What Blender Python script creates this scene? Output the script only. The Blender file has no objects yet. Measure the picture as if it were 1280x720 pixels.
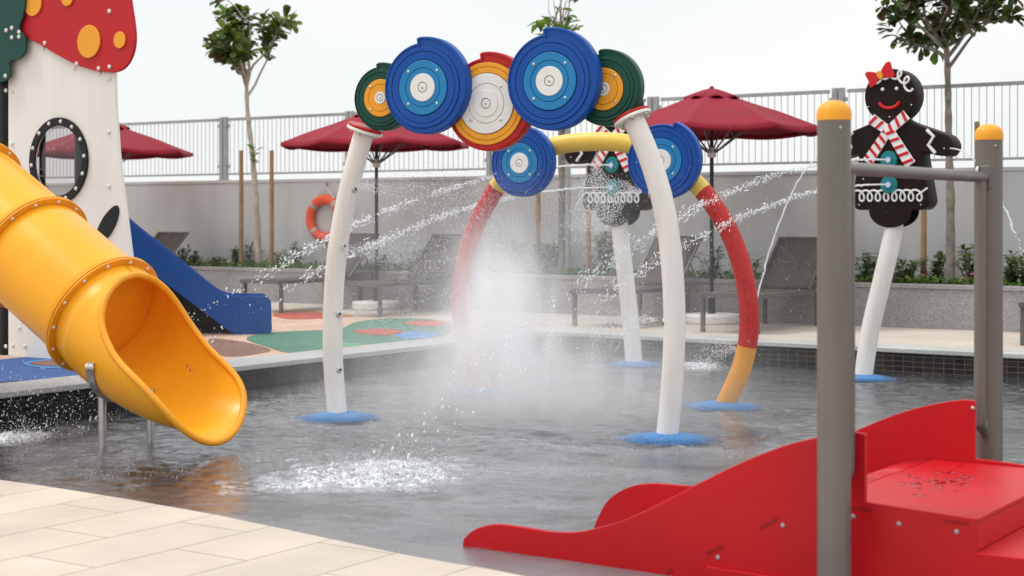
import bpy, bmesh, math, random
from mathutils import Vector, Matrix, noise as mnoise
random.seed(7)
R = math.radians
PI = math.pi
scene = bpy.context.scene
COL = scene.collection

# ------------------------------------------------------------------ camera frame
TH = R(34.0); CT, ST = math.cos(TH), math.sin(TH)
F = 2000.0; H = 1.5; HOR = 270.0          # focal length in photo pixels, eye height, horizon row
def cam2w(X, Y, Z=0.0):                  # right / forward of the camera -> world
    return Vector((CT*X - ST*Y, ST*X + CT*Y, Z))
def on_z(px, py, z):
    Y = F*(H-z)/(py-HOR); return cam2w((px-640)/F*Y, Y, z)
def on_v(px, py, v):                     # on the plane y = v
    r = (px-640)/F; Y = v/(ST*r+CT); p = cam2w(r*Y, Y); p.z = H-(py-HOR)*Y/F; return p
def on_plane(px, py, org, ang, off=0.0): # local (s, z) on a vertical plane through org, x axis at angle ang
    d = Vector((math.cos(ang), math.sin(ang))); n = Vector((math.sin(ang), -math.cos(ang)))
    r = (px-640)/F; ray = cam2w(r, 1.0).to_2d()
    o = Vector((org[0], org[1])) + n*off
    Y = o.dot(n)/ray.dot(n); p = ray*Y
    return (p-o).dot(d), H-(py-HOR)*Y/F

# ------------------------------------------------------------------ materials
MATS = {}
def mat(name, col, rough=.5, metal=0.0, var=0.0, vscale=8.0, bump=0.0, bscale=60.0, spec=.28, coat=0.0, col2=None, v2scale=None):
    if name in MATS: return MATS[name]
    m = bpy.data.materials.new(name); m.use_nodes = True
    nt = m.node_tree; N = nt.nodes; L = nt.links
    b = N['Principled BSDF']
    b.inputs['Base Color'].default_value = (*col, 1); b.inputs['Roughness'].default_value = rough
    b.inputs['Metallic'].default_value = metal; b.inputs['Specular IOR Level'].default_value = spec
    b.inputs['Coat Weight'].default_value = coat
    tc = N.new('ShaderNodeTexCoord')
    if var or col2:
        no = N.new('ShaderNodeTexNoise'); no.inputs['Scale'].default_value = vscale; no.inputs['Detail'].default_value = 6
        L.new(tc.outputs['Object'], no.inputs['Vector'])
        cr = N.new('ShaderNodeValToRGB'); cr.color_ramp.elements[0].position = .3; cr.color_ramp.elements[1].position = .7
        c2 = col2 if col2 else tuple(min(1, c*(1+var)) for c in col)
        c1 = col if col2 else tuple(c*(1-var) for c in col)
        cr.color_ramp.elements[0].color = (*c1, 1); cr.color_ramp.elements[1].color = (*c2, 1)
        L.new(no.outputs['Fac'], cr.inputs['Fac']); L.new(cr.outputs['Color'], b.inputs['Base Color'])
        mr = N.new('ShaderNodeMapRange'); mr.inputs['To Min'].default_value = max(.02, rough-.08); mr.inputs['To Max'].default_value = min(1, rough+.1)
        L.new(no.outputs['Fac'], mr.inputs['Value']); L.new(mr.outputs['Result'], b.inputs['Roughness'])
    if bump:
        n2 = N.new('ShaderNodeTexNoise'); n2.inputs['Scale'].default_value = bscale; n2.inputs['Detail'].default_value = 4
        L.new(tc.outputs['Object'], n2.inputs['Vector'])
        bp = N.new('ShaderNodeBump'); bp.inputs['Strength'].default_value = bump; bp.inputs['Distance'].default_value = .01
        L.new(n2.outputs['Fac'], bp.inputs['Height']); L.new(bp.outputs['Normal'], b.inputs['Normal'])
    MATS[name] = m; return m

def speckle(name, cols, scale, rough=.7, bump=.2, soft=.05):
    """granular surface: voronoi cells coloured from a list"""
    m = bpy.data.materials.new(name); m.use_nodes = True; nt = m.node_tree; N = nt.nodes; L = nt.links
    b = N['Principled BSDF']; b.inputs['Roughness'].default_value = rough
    tc = N.new('ShaderNodeTexCoord'); vo = N.new('ShaderNodeTexVoronoi'); vo.inputs['Scale'].default_value = scale
    L.new(tc.outputs['Object'], vo.inputs['Vector'])
    cr = N.new('ShaderNodeValToRGB'); cr.color_ramp.interpolation = 'CONSTANT'
    e = cr.color_ramp.elements
    while len(e) < len(cols): e.new(.5)
    for i, c in enumerate(cols): e[i].position = i/len(cols); e[i].color = (*c, 1)
    sp = N.new('ShaderNodeSeparateColor'); L.new(vo.outputs['Color'], sp.inputs['Color'])
    L.new(sp.outputs[0], cr.inputs['Fac'])
    no = N.new('ShaderNodeTexNoise'); no.inputs['Scale'].default_value = 1.3; no.inputs['Detail'].default_value = 5
    L.new(tc.outputs['Object'], no.inputs['Vector'])
    mr = N.new('ShaderNodeMapRange'); mr.inputs['From Min'].default_value = .3; mr.inputs['From Max'].default_value = .7
    mr.inputs['To Min'].default_value = .82; mr.inputs['To Max'].default_value = 1.1
    L.new(no.outputs['Fac'], mr.inputs['Value'])
    mx = N.new('ShaderNodeMix'); mx.data_type = 'RGBA'; mx.blend_type = 'MULTIPLY'; mx.inputs['Factor'].default_value = 1
    L.new(cr.outputs['Color'], mx.inputs[6]); L.new(mr.outputs['Result'], mx.inputs[7])
    L.new(mx.outputs[2], b.inputs['Base Color'])
    bp = N.new('ShaderNodeBump'); bp.inputs['Strength'].default_value = bump; bp.inputs['Distance'].default_value = .004
    L.new(vo.outputs['Distance'], bp.inputs['Height']); L.new(bp.outputs['Normal'], b.inputs['Normal'])
    return m

def tiles(name, c1, c2, mortar, w, h, msize=.004, rough=.55, off=.5, rot=0.0, stain=.12, axes='xy', bump=.3):
    m = bpy.data.materials.new(name); m.use_nodes = True; nt = m.node_tree; N = nt.nodes; L = nt.links
    b = N['Principled BSDF']
    tc = N.new('ShaderNodeTexCoord'); mp = N.new('ShaderNodeMapping')
    sx = N.new('ShaderNodeSeparateXYZ'); cx = N.new('ShaderNodeCombineXYZ')
    L.new(tc.outputs['Object'], sx.inputs['Vector'])
    idx = {'x': 0, 'y': 1, 'z': 2}
    L.new(sx.outputs[idx[axes[0]]], cx.inputs[0]); L.new(sx.outputs[idx[axes[1]]], cx.inputs[1])
    L.new(cx.outputs[0], mp.inputs['Vector']); mp.inputs['Rotation'].default_value[2] = rot
    br = N.new('ShaderNodeTexBrick'); br.offset = off
    br.inputs['Scale'].default_value = 1; br.inputs['Brick Width'].default_value = w; br.inputs['Row Height'].default_value = h
    br.inputs['Mortar Size'].default_value = msize; br.inputs['Mortar Smooth'].default_value = .2
    br.inputs['Color1'].default_value = (*c1, 1); br.inputs['Color2'].default_value = (*c2, 1); br.inputs['Mortar'].default_value = (*mortar, 1)
    L.new(mp.outputs['Vector'], br.inputs['Vector'])
    no = N.new('ShaderNodeTexNoise'); no.inputs['Scale'].default_value = 1.7; no.inputs['Detail'].default_value = 8
    L.new(tc.outputs['Object'], no.inputs['Vector'])
    mr = N.new('ShaderNodeMapRange'); mr.inputs['From Min'].default_value = .3; mr.inputs['From Max'].default_value = .7
    mr.inputs['To Min'].default_value = 1-stain; mr.inputs['To Max'].default_value = 1+stain*.5
    L.new(no.outputs['Fac'], mr.inputs['Value'])
    n3 = N.new('ShaderNodeTexNoise'); n3.inputs['Scale'].default_value = 90; n3.inputs['Detail'].default_value = 3
    L.new(tc.outputs['Object'], n3.inputs['Vector'])
    m3 = N.new('ShaderNodeMapRange'); m3.inputs['To Min'].default_value = .93; m3.inputs['To Max'].default_value = 1.07
    L.new(n3.outputs['Fac'], m3.inputs['Value'])
    mu = N.new('ShaderNodeMath'); mu.operation = 'MULTIPLY'; L.new(mr.outputs['Result'], mu.inputs[0]); L.new(m3.outputs['Result'], mu.inputs[1])
    mx = N.new('ShaderNodeMix'); mx.data_type = 'RGBA'; mx.blend_type = 'MULTIPLY'; mx.inputs['Factor'].default_value = 1
    L.new(br.outputs['Color'], mx.inputs[6]); L.new(mu.outputs[0], mx.inputs[7]); L.new(mx.outputs[2], b.inputs['Base Color'])
    rr = N.new('ShaderNodeMapRange'); rr.inputs['To Min'].default_value = rough-.15; rr.inputs['To Max'].default_value = rough+.15
    L.new(no.outputs['Fac'], rr.inputs['Value']); L.new(rr.outputs['Result'], b.inputs['Roughness'])
    bp = N.new('ShaderNodeBump'); bp.inputs['Strength'].default_value = bump; bp.inputs['Distance'].default_value = .004; bp.invert = True
    L.new(br.outputs['Fac'], bp.inputs['Height']); L.new(bp.outputs['Normal'], b.inputs['Normal'])
    return m

YEL = mat('slide_yellow_plastic', (.90, .39, .018), .28, var=.05, vscale=2, bump=.04, bscale=240)
YEL_TRIM = mat('slide_yellow_trim', (.84, .34, .018), .36, var=.05, vscale=3)
RED = mat('red_panel_plastic', (.50, .005, .011), .40, var=.05, vscale=3, bump=.06, bscale=300)
REDCAP = mat('mushroom_red_board', (.46, .010, .016), .45, var=.06, vscale=2, bump=.08, bscale=300)
BLUE = mat('disc_dark_blue', (.004, .068, .33), .42, var=.05, vscale=4, bump=.06, bscale=300)
LBLUE = mat('disc_light_blue', (.016, .20, .46), .4, var=.05, vscale=4, bump=.06, bscale=300)
GREEN = mat('disc_dark_green', (.006, .062, .040), .4, var=.06, vscale=4, bump=.06, bscale=300)
BUSH = mat('bush_board_green', (.006, .055, .045), .45, var=.06, vscale=3, bump=.08, bscale=300)
AMBER = mat('amber_board', (.80, .34, .025), .42, var=.05, vscale=4, bump=.06, bscale=300)
WHITE = mat('white_board', (.76, .75, .72), .45, var=.03, vscale=2, bump=.07, bscale=300)
POLEW = mat('white_powder_coat', (.78, .74, .70), .3, var=.04, vscale=3)
GROOVE = mat('groove_black', (.006, .007, .01), .8)
BLACK = mat('black_board', (.008, .008, .009), .45, var=.1)
BOLT = mat('bolt_cap_white', (.72, .70, .66), .35, var=.05)
STEEL = mat('stainless_steel', (.55, .54, .52), .32, 1.0, var=.12, vscale=20)
GALV = mat('galvanised_steel', (.36, .37, .38), .5, .15, var=.12, vscale=14)
POST = mat('grey_powder_coat', (.178, .160, .146), .36, .25, var=.05, vscale=6, bump=.05, bscale=500)
DARKMETAL = mat('dark_umbrella_metal', (.03, .028, .028), .45, .3, var=.1)
MAROON = mat('maroon_canvas', (.25, .007, .022), .75, var=.12, vscale=3, bump=.25, bscale=400)
SLING = mat('taupe_sling', (.105, .088, .082), .75, var=.1, vscale=40, bump=.4, bscale=500)
LFRAME = mat('lounger_frame_grey', (.13, .125, .12), .45, .2, var=.1)
GINGER = mat('gingerbread_brown', (.015, .008, .0068), .5, var=.12, vscale=4, bump=.08, bscale=300, spec=.15)
ICING = mat('white_icing_plastic', (.80, .80, .78), .4, var=.03)
REDTRIM = mat('red_trim_plastic', (.60, .012, .02), .4, var=.05)
TEAL = mat('teal_button', (.015, .20, .19), .35, var=.08)
PADBLUE = mat('pad_blue_rubber', (.05, .22, .52), .4, var=.5, vscale=70, bump=.4, bscale=120)
RINGYEL = mat('ring_yellow_paint', (.74, .50, .09), .32, var=.05)
RINGRED = mat('ring_red_paint', (.46, .012, .010), .34, var=.22, vscale=45, bump=.35, bscale=90)
RINGORG = mat('ring_orange_paint', (.72, .30, .025), .32, var=.06)
SLIDEBLUE = mat('blue_slide_board', (.005, .07, .31), .42, var=.06, vscale=3, bump=.08, bscale=300)
WALLM = mat('painted_wall', (.515, .515, .522), .85, var=.07, vscale=.5, bump=.12, bscale=40)
def streak(m, sc, lo):
    N = m.node_tree.nodes; L = m.node_tree.links; b = N['Principled BSDF']; src = b.inputs['Base Color'].links[0].from_socket
    tc = N.new('ShaderNodeTexCoord'); mp = N.new('ShaderNodeMapping'); mp.inputs['Scale'].default_value = sc; L.new(tc.outputs['Object'], mp.inputs['Vector'])
    no = N.new('ShaderNodeTexNoise'); no.inputs['Scale'].default_value = 1; no.inputs['Detail'].default_value = 7; no.inputs['Roughness'].default_value = .65; L.new(mp.outputs[0], no.inputs['Vector'])
    mr = N.new('ShaderNodeMapRange'); mr.inputs['From Min'].default_value = .35; mr.inputs['From Max'].default_value = .6; mr.inputs['To Min'].default_value = lo; mr.inputs['To Max'].default_value = 1; L.new(no.outputs['Fac'], mr.inputs['Value'])
    mx = N.new('ShaderNodeMix'); mx.data_type = 'RGBA'; mx.blend_type = 'MULTIPLY'; mx.inputs['Factor'].default_value = 1; L.new(src, mx.inputs[6]); L.new(mr.outputs[0], mx.inputs[7]); L.new(mx.outputs[2], b.inputs['Base Color'])
streak(WALLM, (2.2, 2.2, .25), .88); streak(RED, (1.1, 1.1, 2.5), .90); streak(WHITE, (3, 3, .5), .93); streak(YEL, (1.2, 1.2, 1.2), .94); streak(POST, (12, 12, .8), .88); streak(POLEW, (9, 9, .7), .90); streak(YEL_TRIM, (4,4,4), .88)
WALLCAP = mat('wall_capping', (.70, .70, .69), .7, var=.05)
PLANTERM = speckle('granite_planter', [(.30, .285, .28), (.38, .365, .36), (.24, .23, .225), (.34, .325, .32)], 90, .6, .15)
SOIL = mat('planter_soil', (.05, .035, .022), .95, var=.3, vscale=20, bump=.8, bscale=30)
WOOD = mat('timber_stake', (.32, .19, .10), .75, var=.25, vscale=12, bump=.3, bscale=60)
BARK = mat('pale_bark', (.40, .36, .30), .85, var=.3, vscale=14, bump=.6, bscale=50)
BARKD = mat('grey_bark', (.22, .195, .165), .9, var=.35, vscale=14, bump=.8, bscale=50)
ORANGE = mat('lifebuoy_orange', (.82, .085, .02), .45, var=.06)
GREYTAPE = mat('reflective_tape', (.42, .38, .36), .4, var=.08)
ROPE = mat('white_rope', (.7, .68, .64), .8)
def leafmat(name, c, c2):
    m = mat(name, c, .42, var=.2, vscale=2.5, col2=c2); b = m.node_tree.nodes['Principled BSDF']
    out = m.node_tree.nodes['Material Output']; N = m.node_tree.nodes; L = m.node_tree.links
    tr = N.new('ShaderNodeBsdfTranslucent'); tr.inputs['Color'].default_value = (c2[0]*1.6, c2[1]*1.9, c2[2], 1)
    mx = N.new('ShaderNodeMixShader'); mx.inputs[0].default_value = .28
    L.new(b.outputs[0], mx.inputs[1]); L.new(tr.outputs[0], mx.inputs[2]); L.new(mx.outputs[0], out.inputs['Surface'])
    return m
LEAF_D = leafmat('leaf_dark', (.026, .042, .014), (.055, .082, .026))
LEAF_M = leafmat('leaf_mid', (.06, .105, .022), (.11, .17, .04))
LEAF_L = leafmat('leaf_light', (.085, .14, .03), (.13, .20, .045))
LEAF_B = leafmat('leaf_bronze', (.045, .030, .018), (.075, .05, .028))
PETAL = mat('pink_petal', (.75, .12, .30), .6)

def droplet_mat():
    m = bpy.data.materials.new('water_droplets'); m.use_nodes = True; nt = m.node_tree; N = nt.nodes; L = nt.links
    b = N['Principled BSDF']; b.inputs['Base Color'].default_value = (.93, .94, .95, 1); b.inputs['Roughness'].default_value = .15
    no = N.new('ShaderNodeTexNoise'); no.inputs['Scale'].default_value = 30
    mr = N.new('ShaderNodeMapRange'); mr.inputs['To Min'].default_value = .08; mr.inputs['To Max'].default_value = .4
    L.new(no.outputs['Fac'], mr.inputs['Value']); L.new(mr.outputs['Result'], b.inputs['Roughness'])
    tr = N.new('ShaderNodeBsdfTranslucent'); tr.inputs['Color'].default_value = (.95, .96, .97, 1)
    mx = N.new('ShaderNodeMixShader'); mx.inputs[0].default_value = .45
    L.new(b.outputs[0], mx.inputs[1]); L.new(tr.outputs[0], mx.inputs[2]); L.new(mx.outputs[0], N['Material Output'].inputs['Surface'])
    return m
DROP = droplet_mat()
def mist_drop_mat():
    m = bpy.data.materials.new('fine_spray_drops'); m.use_nodes = True; nt = m.node_tree; N = nt.nodes; L = nt.links
    b = N['Principled BSDF']; b.inputs['Base Color'].default_value = (.92, .93, .95, 1); b.inputs['Roughness'].default_value = .2
    no = N.new('ShaderNodeTexNoise'); no.inputs['Scale'].default_value = 9
    mr = N.new('ShaderNodeMapRange'); mr.inputs['To Min'].default_value = .25; mr.inputs['To Max'].default_value = .7
    L.new(no.outputs['Fac'], mr.inputs['Value'])
    tr = N.new('ShaderNodeBsdfTransparent'); mx = N.new('ShaderNodeMixShader')
    L.new(mr.outputs['Result'], mx.inputs[0]); L.new(tr.outputs[0], mx.inputs[1]); L.new(b.outputs[0], mx.inputs[2])
    L.new(mx.outputs[0], N['Material Output'].inputs['Surface'])
    return m
SPRAY = mist_drop_mat()

# ------------------------------------------------------------------ mesh builder
class MB:
    def __init__(s): s.v = []; s.f = []; s.m = []; s.sm = []
    def add(s, verts, faces, mi=0, smooth=False):
        o = len(s.v); s.v += [tuple(v) for v in verts]
        for f in faces: s.f.append(tuple(i+o for i in f)); s.m.append(mi); s.sm.append(smooth)
    def box(s, a, b, mi=0):
        x0, y0, z0 = a; x1, y1, z1 = b
        s.add([(x0,y0,z0),(x1,y0,z0),(x1,y1,z0),(x0,y1,z0),(x0,y0,z1),(x1,y0,z1),(x1,y1,z1),(x0,y1,z1)],
              [(0,3,2,1),(4,5,6,7),(0,1,5,4),(1,2,6,5),(2,3,7,6),(3,0,4,7)], mi)
    def bar(s, p0, p1, w, h, mi=0, up=Vector((0,0,1))):
        p0, p1 = Vector(p0), Vector(p1); t = (p1-p0).normalized()
        if abs(t.dot(up)) > .98: up = Vector((0,1,0))
        x = t.cross(up).normalized(); y = x.cross(t).normalized()
        vs = []
        for p in (p0, p1):
            for a, b in ((-1,-1),(1,-1),(1,1),(-1,1)): vs.append(p + x*a*w/2 + y*b*h/2)
        s.add(vs, [(0,1,2,3),(7,6,5,4),(0,4,5,1),(1,5,6,2),(2,6,7,3),(3,7,4,0)], mi)
    def tube(s, pts, rad, n=16, mi=0, closed=False, caps=True, mids=None):
        pts = [Vector(p) for p in pts]; k = len(pts)
        rr = rad if isinstance(rad, (list, tuple)) else [rad]*k
        T = []
        for i in range(k):
            if closed: a, b = pts[i-1], pts[(i+1) % k]
            else: a, b = pts[max(0, i-1)], pts[min(k-1, i+1)]
            T.append((b-a).normalized())
        up = Vector((0,0,1)) if abs(T[0].z) < .9 else Vector((0,1,0))
        x = T[0].cross(up).normalized(); vs = []
        for i in range(k):
            x = (x - T[i]*x.dot(T[i])).normalized(); y = T[i].cross(x)
            for j in range(n):
                a = 2*PI*j/n; vs.append(pts[i] + (x*math.cos(a) + y*math.sin(a))*rr[i])
        o = len(s.v); s.v += [tuple(v) for v in vs]
        for i in range(k if closed else k-1):
            i2 = (i+1) % k
            for j in range(n):
                j2 = (j+1) % n
                s.f.append((o+i*n+j, o+i*n+j2, o+i2*n+j2, o+i2*n+j)); s.m.append(mids[i] if mids else mi); s.sm.append(True)
        if caps and not closed:
            s.f.append(tuple(o+j for j in range(n-1, -1, -1))); s.m.append(mids[0] if mids else mi); s.sm.append(False)
            s.f.append(tuple(o+(k-1)*n+j for j in range(n))); s.m.append(mids[-1] if mids else mi); s.sm.append(False)
    def lathe(s, prof, n=32, mi=0, M=None, mids=None):     # prof [(r,z)], axis local z
        M = M or Matrix(); o = len(s.v); k = len(prof)
        for r, z in prof:
            for j in range(n):
                a = 2*PI*j/n; s.v.append(tuple(M @ Vector((r*math.cos(a), r*math.sin(a), z))))
        for i in range(k-1):
            for j in range(n):
                j2 = (j+1) % n
                s.f.append((o+i*n+j, o+i*n+j2, o+(i+1)*n+j2, o+(i+1)*n+j)); s.m.append(mids[i] if mids else mi); s.sm.append(True)
        if prof[0][0] > 1e-6:
            s.f.append(tuple(o+j for j in range(n-1, -1, -1))); s.m.append(mids[0] if mids else mi); s.sm.append(False)
        if prof[-1][0] > 1e-6:
            s.f.append(tuple(o+(k-1)*n+j for j in range(n))); s.m.append(mids[-1] if mids else mi); s.sm.append(False)
    def oct(s, c, r, d=None, mi=0):                         # tiny droplet, stretched along d
        c = Vector(c)
        ax = [Vector((r,0,0)), Vector((0,r,0)), Vector((0,0,r))]
        if d is not None: ax = [a + d*(a.dot(d)/max(1e-9, d.length)/r*.0) for a in ax]; ax[0] = ax[0]*.8 + d
        vs = [c+ax[0], c-ax[0], c+ax[1], c-ax[1], c+ax[2], c-ax[2]]
        s.add(vs, [(0,2,4),(2,1,4),(1,3,4),(3,0,4),(2,0,5),(1,2,5),(3,1,5),(0,3,5)], mi, True)
    def build(s, name, mats, parent=None, sharp=35, bevel=0.0, sub=0):
        me = bpy.data.meshes.new(name); me.from_pydata(s.v, [], s.f)
        for m in (mats if isinstance(mats, (list, tuple)) else [mats]): me.materials.append(m)
        me.polygons.foreach_set('material_index', s.m); me.polygons.foreach_set('use_smooth', s.sm)
        me.validate(); me.update()
        if any(s.sm): me.set_sharp_from_angle(angle=R(sharp))
        return link(name, me, parent, bevel)
def link(name, me, parent=None, bevel=0.0):
    o = bpy.data.objects.new(name, me); COL.objects.link(o)
    if parent is not None: o.parent = parent
    if bevel:
        b = o.modifiers.new('bevel', 'BEVEL'); b.width = bevel; b.segments = 2; b.limit_method = 'ANGLE'; b.angle_limit = R(40)
        b.harden_normals = False
    return o
def tag(o, label, cat, group=None, kind=None):
    o['label'] = label; o['category'] = cat
    if group: o['group'] = group
    if kind: o['kind'] = kind
    return o
def struct(o): o['kind'] = 'structure'; return o
def empty(name, loc, rz=0.0, label='', cat='', group=None):
    e = bpy.data.objects.new(name, None); COL.objects.link(e); e.location = loc; e.rotation_euler = (0,0,rz); e.empty_display_size = .2
    if label: tag(e, label, cat, group)
    return e
def copy_tree(o, parent=None):
    c = o.copy(); COL.objects.link(c)
    if parent is not None: c.parent = parent
    for ch in list(o.children): copy_tree(ch, c)
    return c
def catmull(pts, n=8, closed=False):
    P = [Vector(p) for p in pts]; k = len(P); out = []
    rng = range(k) if closed else range(k-1)
    for i in rng:
        if closed: a, b, c, d = P[i-1], P[i], P[(i+1) % k], P[(i+2) % k]
        else: a, b, c, d = P[max(0,i-1)], P[i], P[i+1], P[min(k-1,i+2)]
        for j in range(n):
            t = j/n
            out.append(.5*((2*b) + (c-a)*t + (2*a-5*b+4*c-d)*t*t + (3*b-a-3*c+d)*t**3))
    if not closed: out.append(P[-1])
    return out
def round_poly(pts, r, n=5):
    """polygon with corner radii: pts (x,y) or (x,y,r)"""
    out = []; k = len(pts)
    for i in range(k):
        p = Vector(pts[i][:2]); a = Vector(pts[i-1][:2]); b = Vector(pts[(i+1) % k][:2])
        rr = pts[i][2] if len(pts[i]) > 2 else r
        d1, d2 = (a-p), (b-p); q = min(rr, d1.length*.45, d2.length*.45)
        if q < 1e-4: out.append(p); continue
        p1, p2 = p+d1.normalized()*q, p+d2.normalized()*q
        for j in range(n+1):
            t = j/n; out.append(p1*(1-t)**2 + p*2*t*(1-t) + p2*t*t)
    return out
def panel_mesh(name, loops, thick, mats, y=0.0, bev=.004):
    """flat board in the local x-z plane; first loop outline, others holes; y = centre of thickness, front is -y"""
    cu = bpy.data.curves.new(name, 'CURVE'); cu.dimensions = '2D'; cu.fill_mode = 'BOTH'
    cu.extrude = max(.0005, thick/2-bev); cu.bevel_depth = bev; cu.bevel_resolution = 1; cu.offset = -bev
    for lp in loops:
        sp = cu.splines.new('POLY'); sp.points.add(len(lp)-1)
        for i, p in enumerate(lp): sp.points[i].co = (p[0], p[1], 0, 1)
        sp.use_cyclic_u = True
    o = bpy.data.objects.new(name, cu); COL.objects.link(o)
    dg = bpy.context.evaluated_depsgraph_get(); dg.update()
    me = bpy.data.meshes.new_from_object(o.evaluated_get(dg)); bpy.data.objects.remove(o); bpy.data.curves.remove(cu)
    me.name = name
    for v in me.vertices: c = v.co.copy(); v.co = (c.x, y-c.z, c.y)
    me.materials.clear()
    for m in (mats if isinstance(mats, (list, tuple)) else [mats]): me.materials.append(m)
    for p in me.polygons: p.use_smooth = True; p.material_index = 0
    me.set_sharp_from_angle(angle=R(30))
    return me
def panel(name, loops, thick, m, parent, y=0.0, bev=.004, loc=None, ry=0.0):
    o = link(name, panel_mesh(name, loops, thick, m, y, bev), parent)
    if loc: o.location = loc
    if ry: o.rotation_euler = (0, ry, 0)
    return o
def circle(cx, cz, rx, rz=None, n=40):
    rz = rz or rx; return [(cx+rx*math.cos(2*PI*i/n), cz+rz*math.sin(2*PI*i/n)) for i in range(n)]
_bolt = {}
def bolt(parent, loc, r=.02, axis='-y', m=None, h=.6, name='bolt'):
    m = m or BOLT; key = (round(r, 4), m.name, h)
    if key not in _bolt:
        b = MB(); pr = [(r, 0), (r, r*.15)] + [(r*math.cos(a), r*.15+r*h*math.sin(a)) for a in (R(25), R(50), R(75))] + [(0, r*.15+r*h)]
        b.lathe(pr, 12); me = bpy.data.meshes.new('bolt'); me.from_pydata(b.v, [], b.f); me.materials.append(m)
        for p in me.polygons: p.use_smooth = True
        me.set_sharp_from_angle(angle=R(50)); _bolt[key] = me
    o = bpy.data.objects.new(name, _bolt[key]); COL.objects.link(o); o.parent = parent; o.location = loc
    if axis == '-y': o.rotation_euler = (R(90), 0, 0)
    elif isinstance(axis, Vector): o.rotation_euler = axis.to_track_quat('Z', 'Y').to_euler()
    return o

# ================================================================== SETTING
ZD = 0.22                                   # far deck level; water is z = 0
UL, VB = -9.55, 14.9                        # pool's left and back edges
def sheet(name, poly, z, m, kind=True, thick=0.0):
    b = MB(); n = len(poly)
    if thick:
        b.add([(p[0], p[1], z) for p in poly] + [(p[0], p[1], z-thick) for p in poly],
              [tuple(range(n))] + [tuple(range(2*n-1, n-1, -1))] + [(i, i+n, (i+1) % n+n, (i+1) % n) for i in range(n)])
    else: b.add([(p[0], p[1], z) for p in poly], [tuple(range(n))])
    o = b.build(name, m)
    bm = bmesh.new(); bm.from_mesh(o.data); bmesh.ops.recalc_face_normals(bm, faces=bm.faces)
    if not thick:
        for f in bm.faces:
            if f.normal.z < 0: f.normal_flip()
    bm.to_mesh(o.data); bm.free()
    return struct(o) if kind else o

CONC = mat('ground_concrete', (.30, .29, .275), .9, var=.15, vscale=.3)
sheet('ground', [(-420,-420), (420,-420), (420,420), (-420,420)], -.45, CONC)
FLOORT = tiles('pool_floor_tiles', (.085, .082, .082), (.115, .11, .108), (.06, .06, .06), .1, .1, .006, .5, off=0)
sheet('pool_floor', [(UL,3.2), (8,3.2), (8,VB), (UL,VB)], -.20, FLOORT)
DECKT = tiles('beige_deck_tiles', (.57, .485, .405), (.52, .442, .368), (.24, .195, .155), .92, .435, .005, .6, rot=0, stain=.16, axes='yx')
DECKF = tiles('far_deck_tiles', (.56, .49, .415), (.53, .465, .395), (.42, .38, .33), 1.2, .6, .006, .6, stain=.08)
# near deck with the curved edge towards the water
edge_px = [(0,600), (110,616), (250,640), (330,656), (420,675), (500,692), (560,703), (650,719)]
edge = [on_z(p[0], p[1], .02) for p in edge_px]
e0 = edge[0] + (edge[0]-edge[1]).normalized()*1.2; e0.y -= .1
eR = [edge[-1] + Vector((1.5, -.28, 0)), edge[-1] + Vector((4, -.5, 0)), edge[-1] + Vector((10, -.6, 0))]
allE = catmull([Vector((UL-.5, e0.y+.15, .02)), e0] + edge + eR, 6)
near_poly = [(p.x, p.y) for p in allE] + [(7, -6), (-16, -6), (-16, e0.y+.15)]
sheet('pool_deck', near_poly, .02, DECKT, thick=.3)
# wet granite margin that slopes from the deck edge into the water
GRAN = tiles('grey_granite_margin', (.17, .172, .18), (.155, .158, .165), (.09, .09, .095), .9, .6, .004, .3, stain=.10)
b = MB(); vs = []; ks = 6
for i, p in enumerate(allE):
    t = max(0, min(1, (p.x-edge[1].x)/(edge[-1].x-edge[1].x)))
    t = max(0, (t-.25)/.75); w = .0 + 1.3*t**1.3
    for j in range(ks):
        q = j/(ks-1); vs.append((p.x, p.y - .02 + (w+.4)*q, .014 - (.014+.03)*min(1, q*1.2) - .15*max(0, q-.72)))
fs = []
for i in range(len(allE)-1):
    for j in range(ks-1): fs.append((i*ks+j, (i+1)*ks+j, (i+1)*ks+j+1, i*ks+j+1))
b.add(vs, fs, 0, True); struct(b.build('pool_margin', GRAN))

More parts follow.
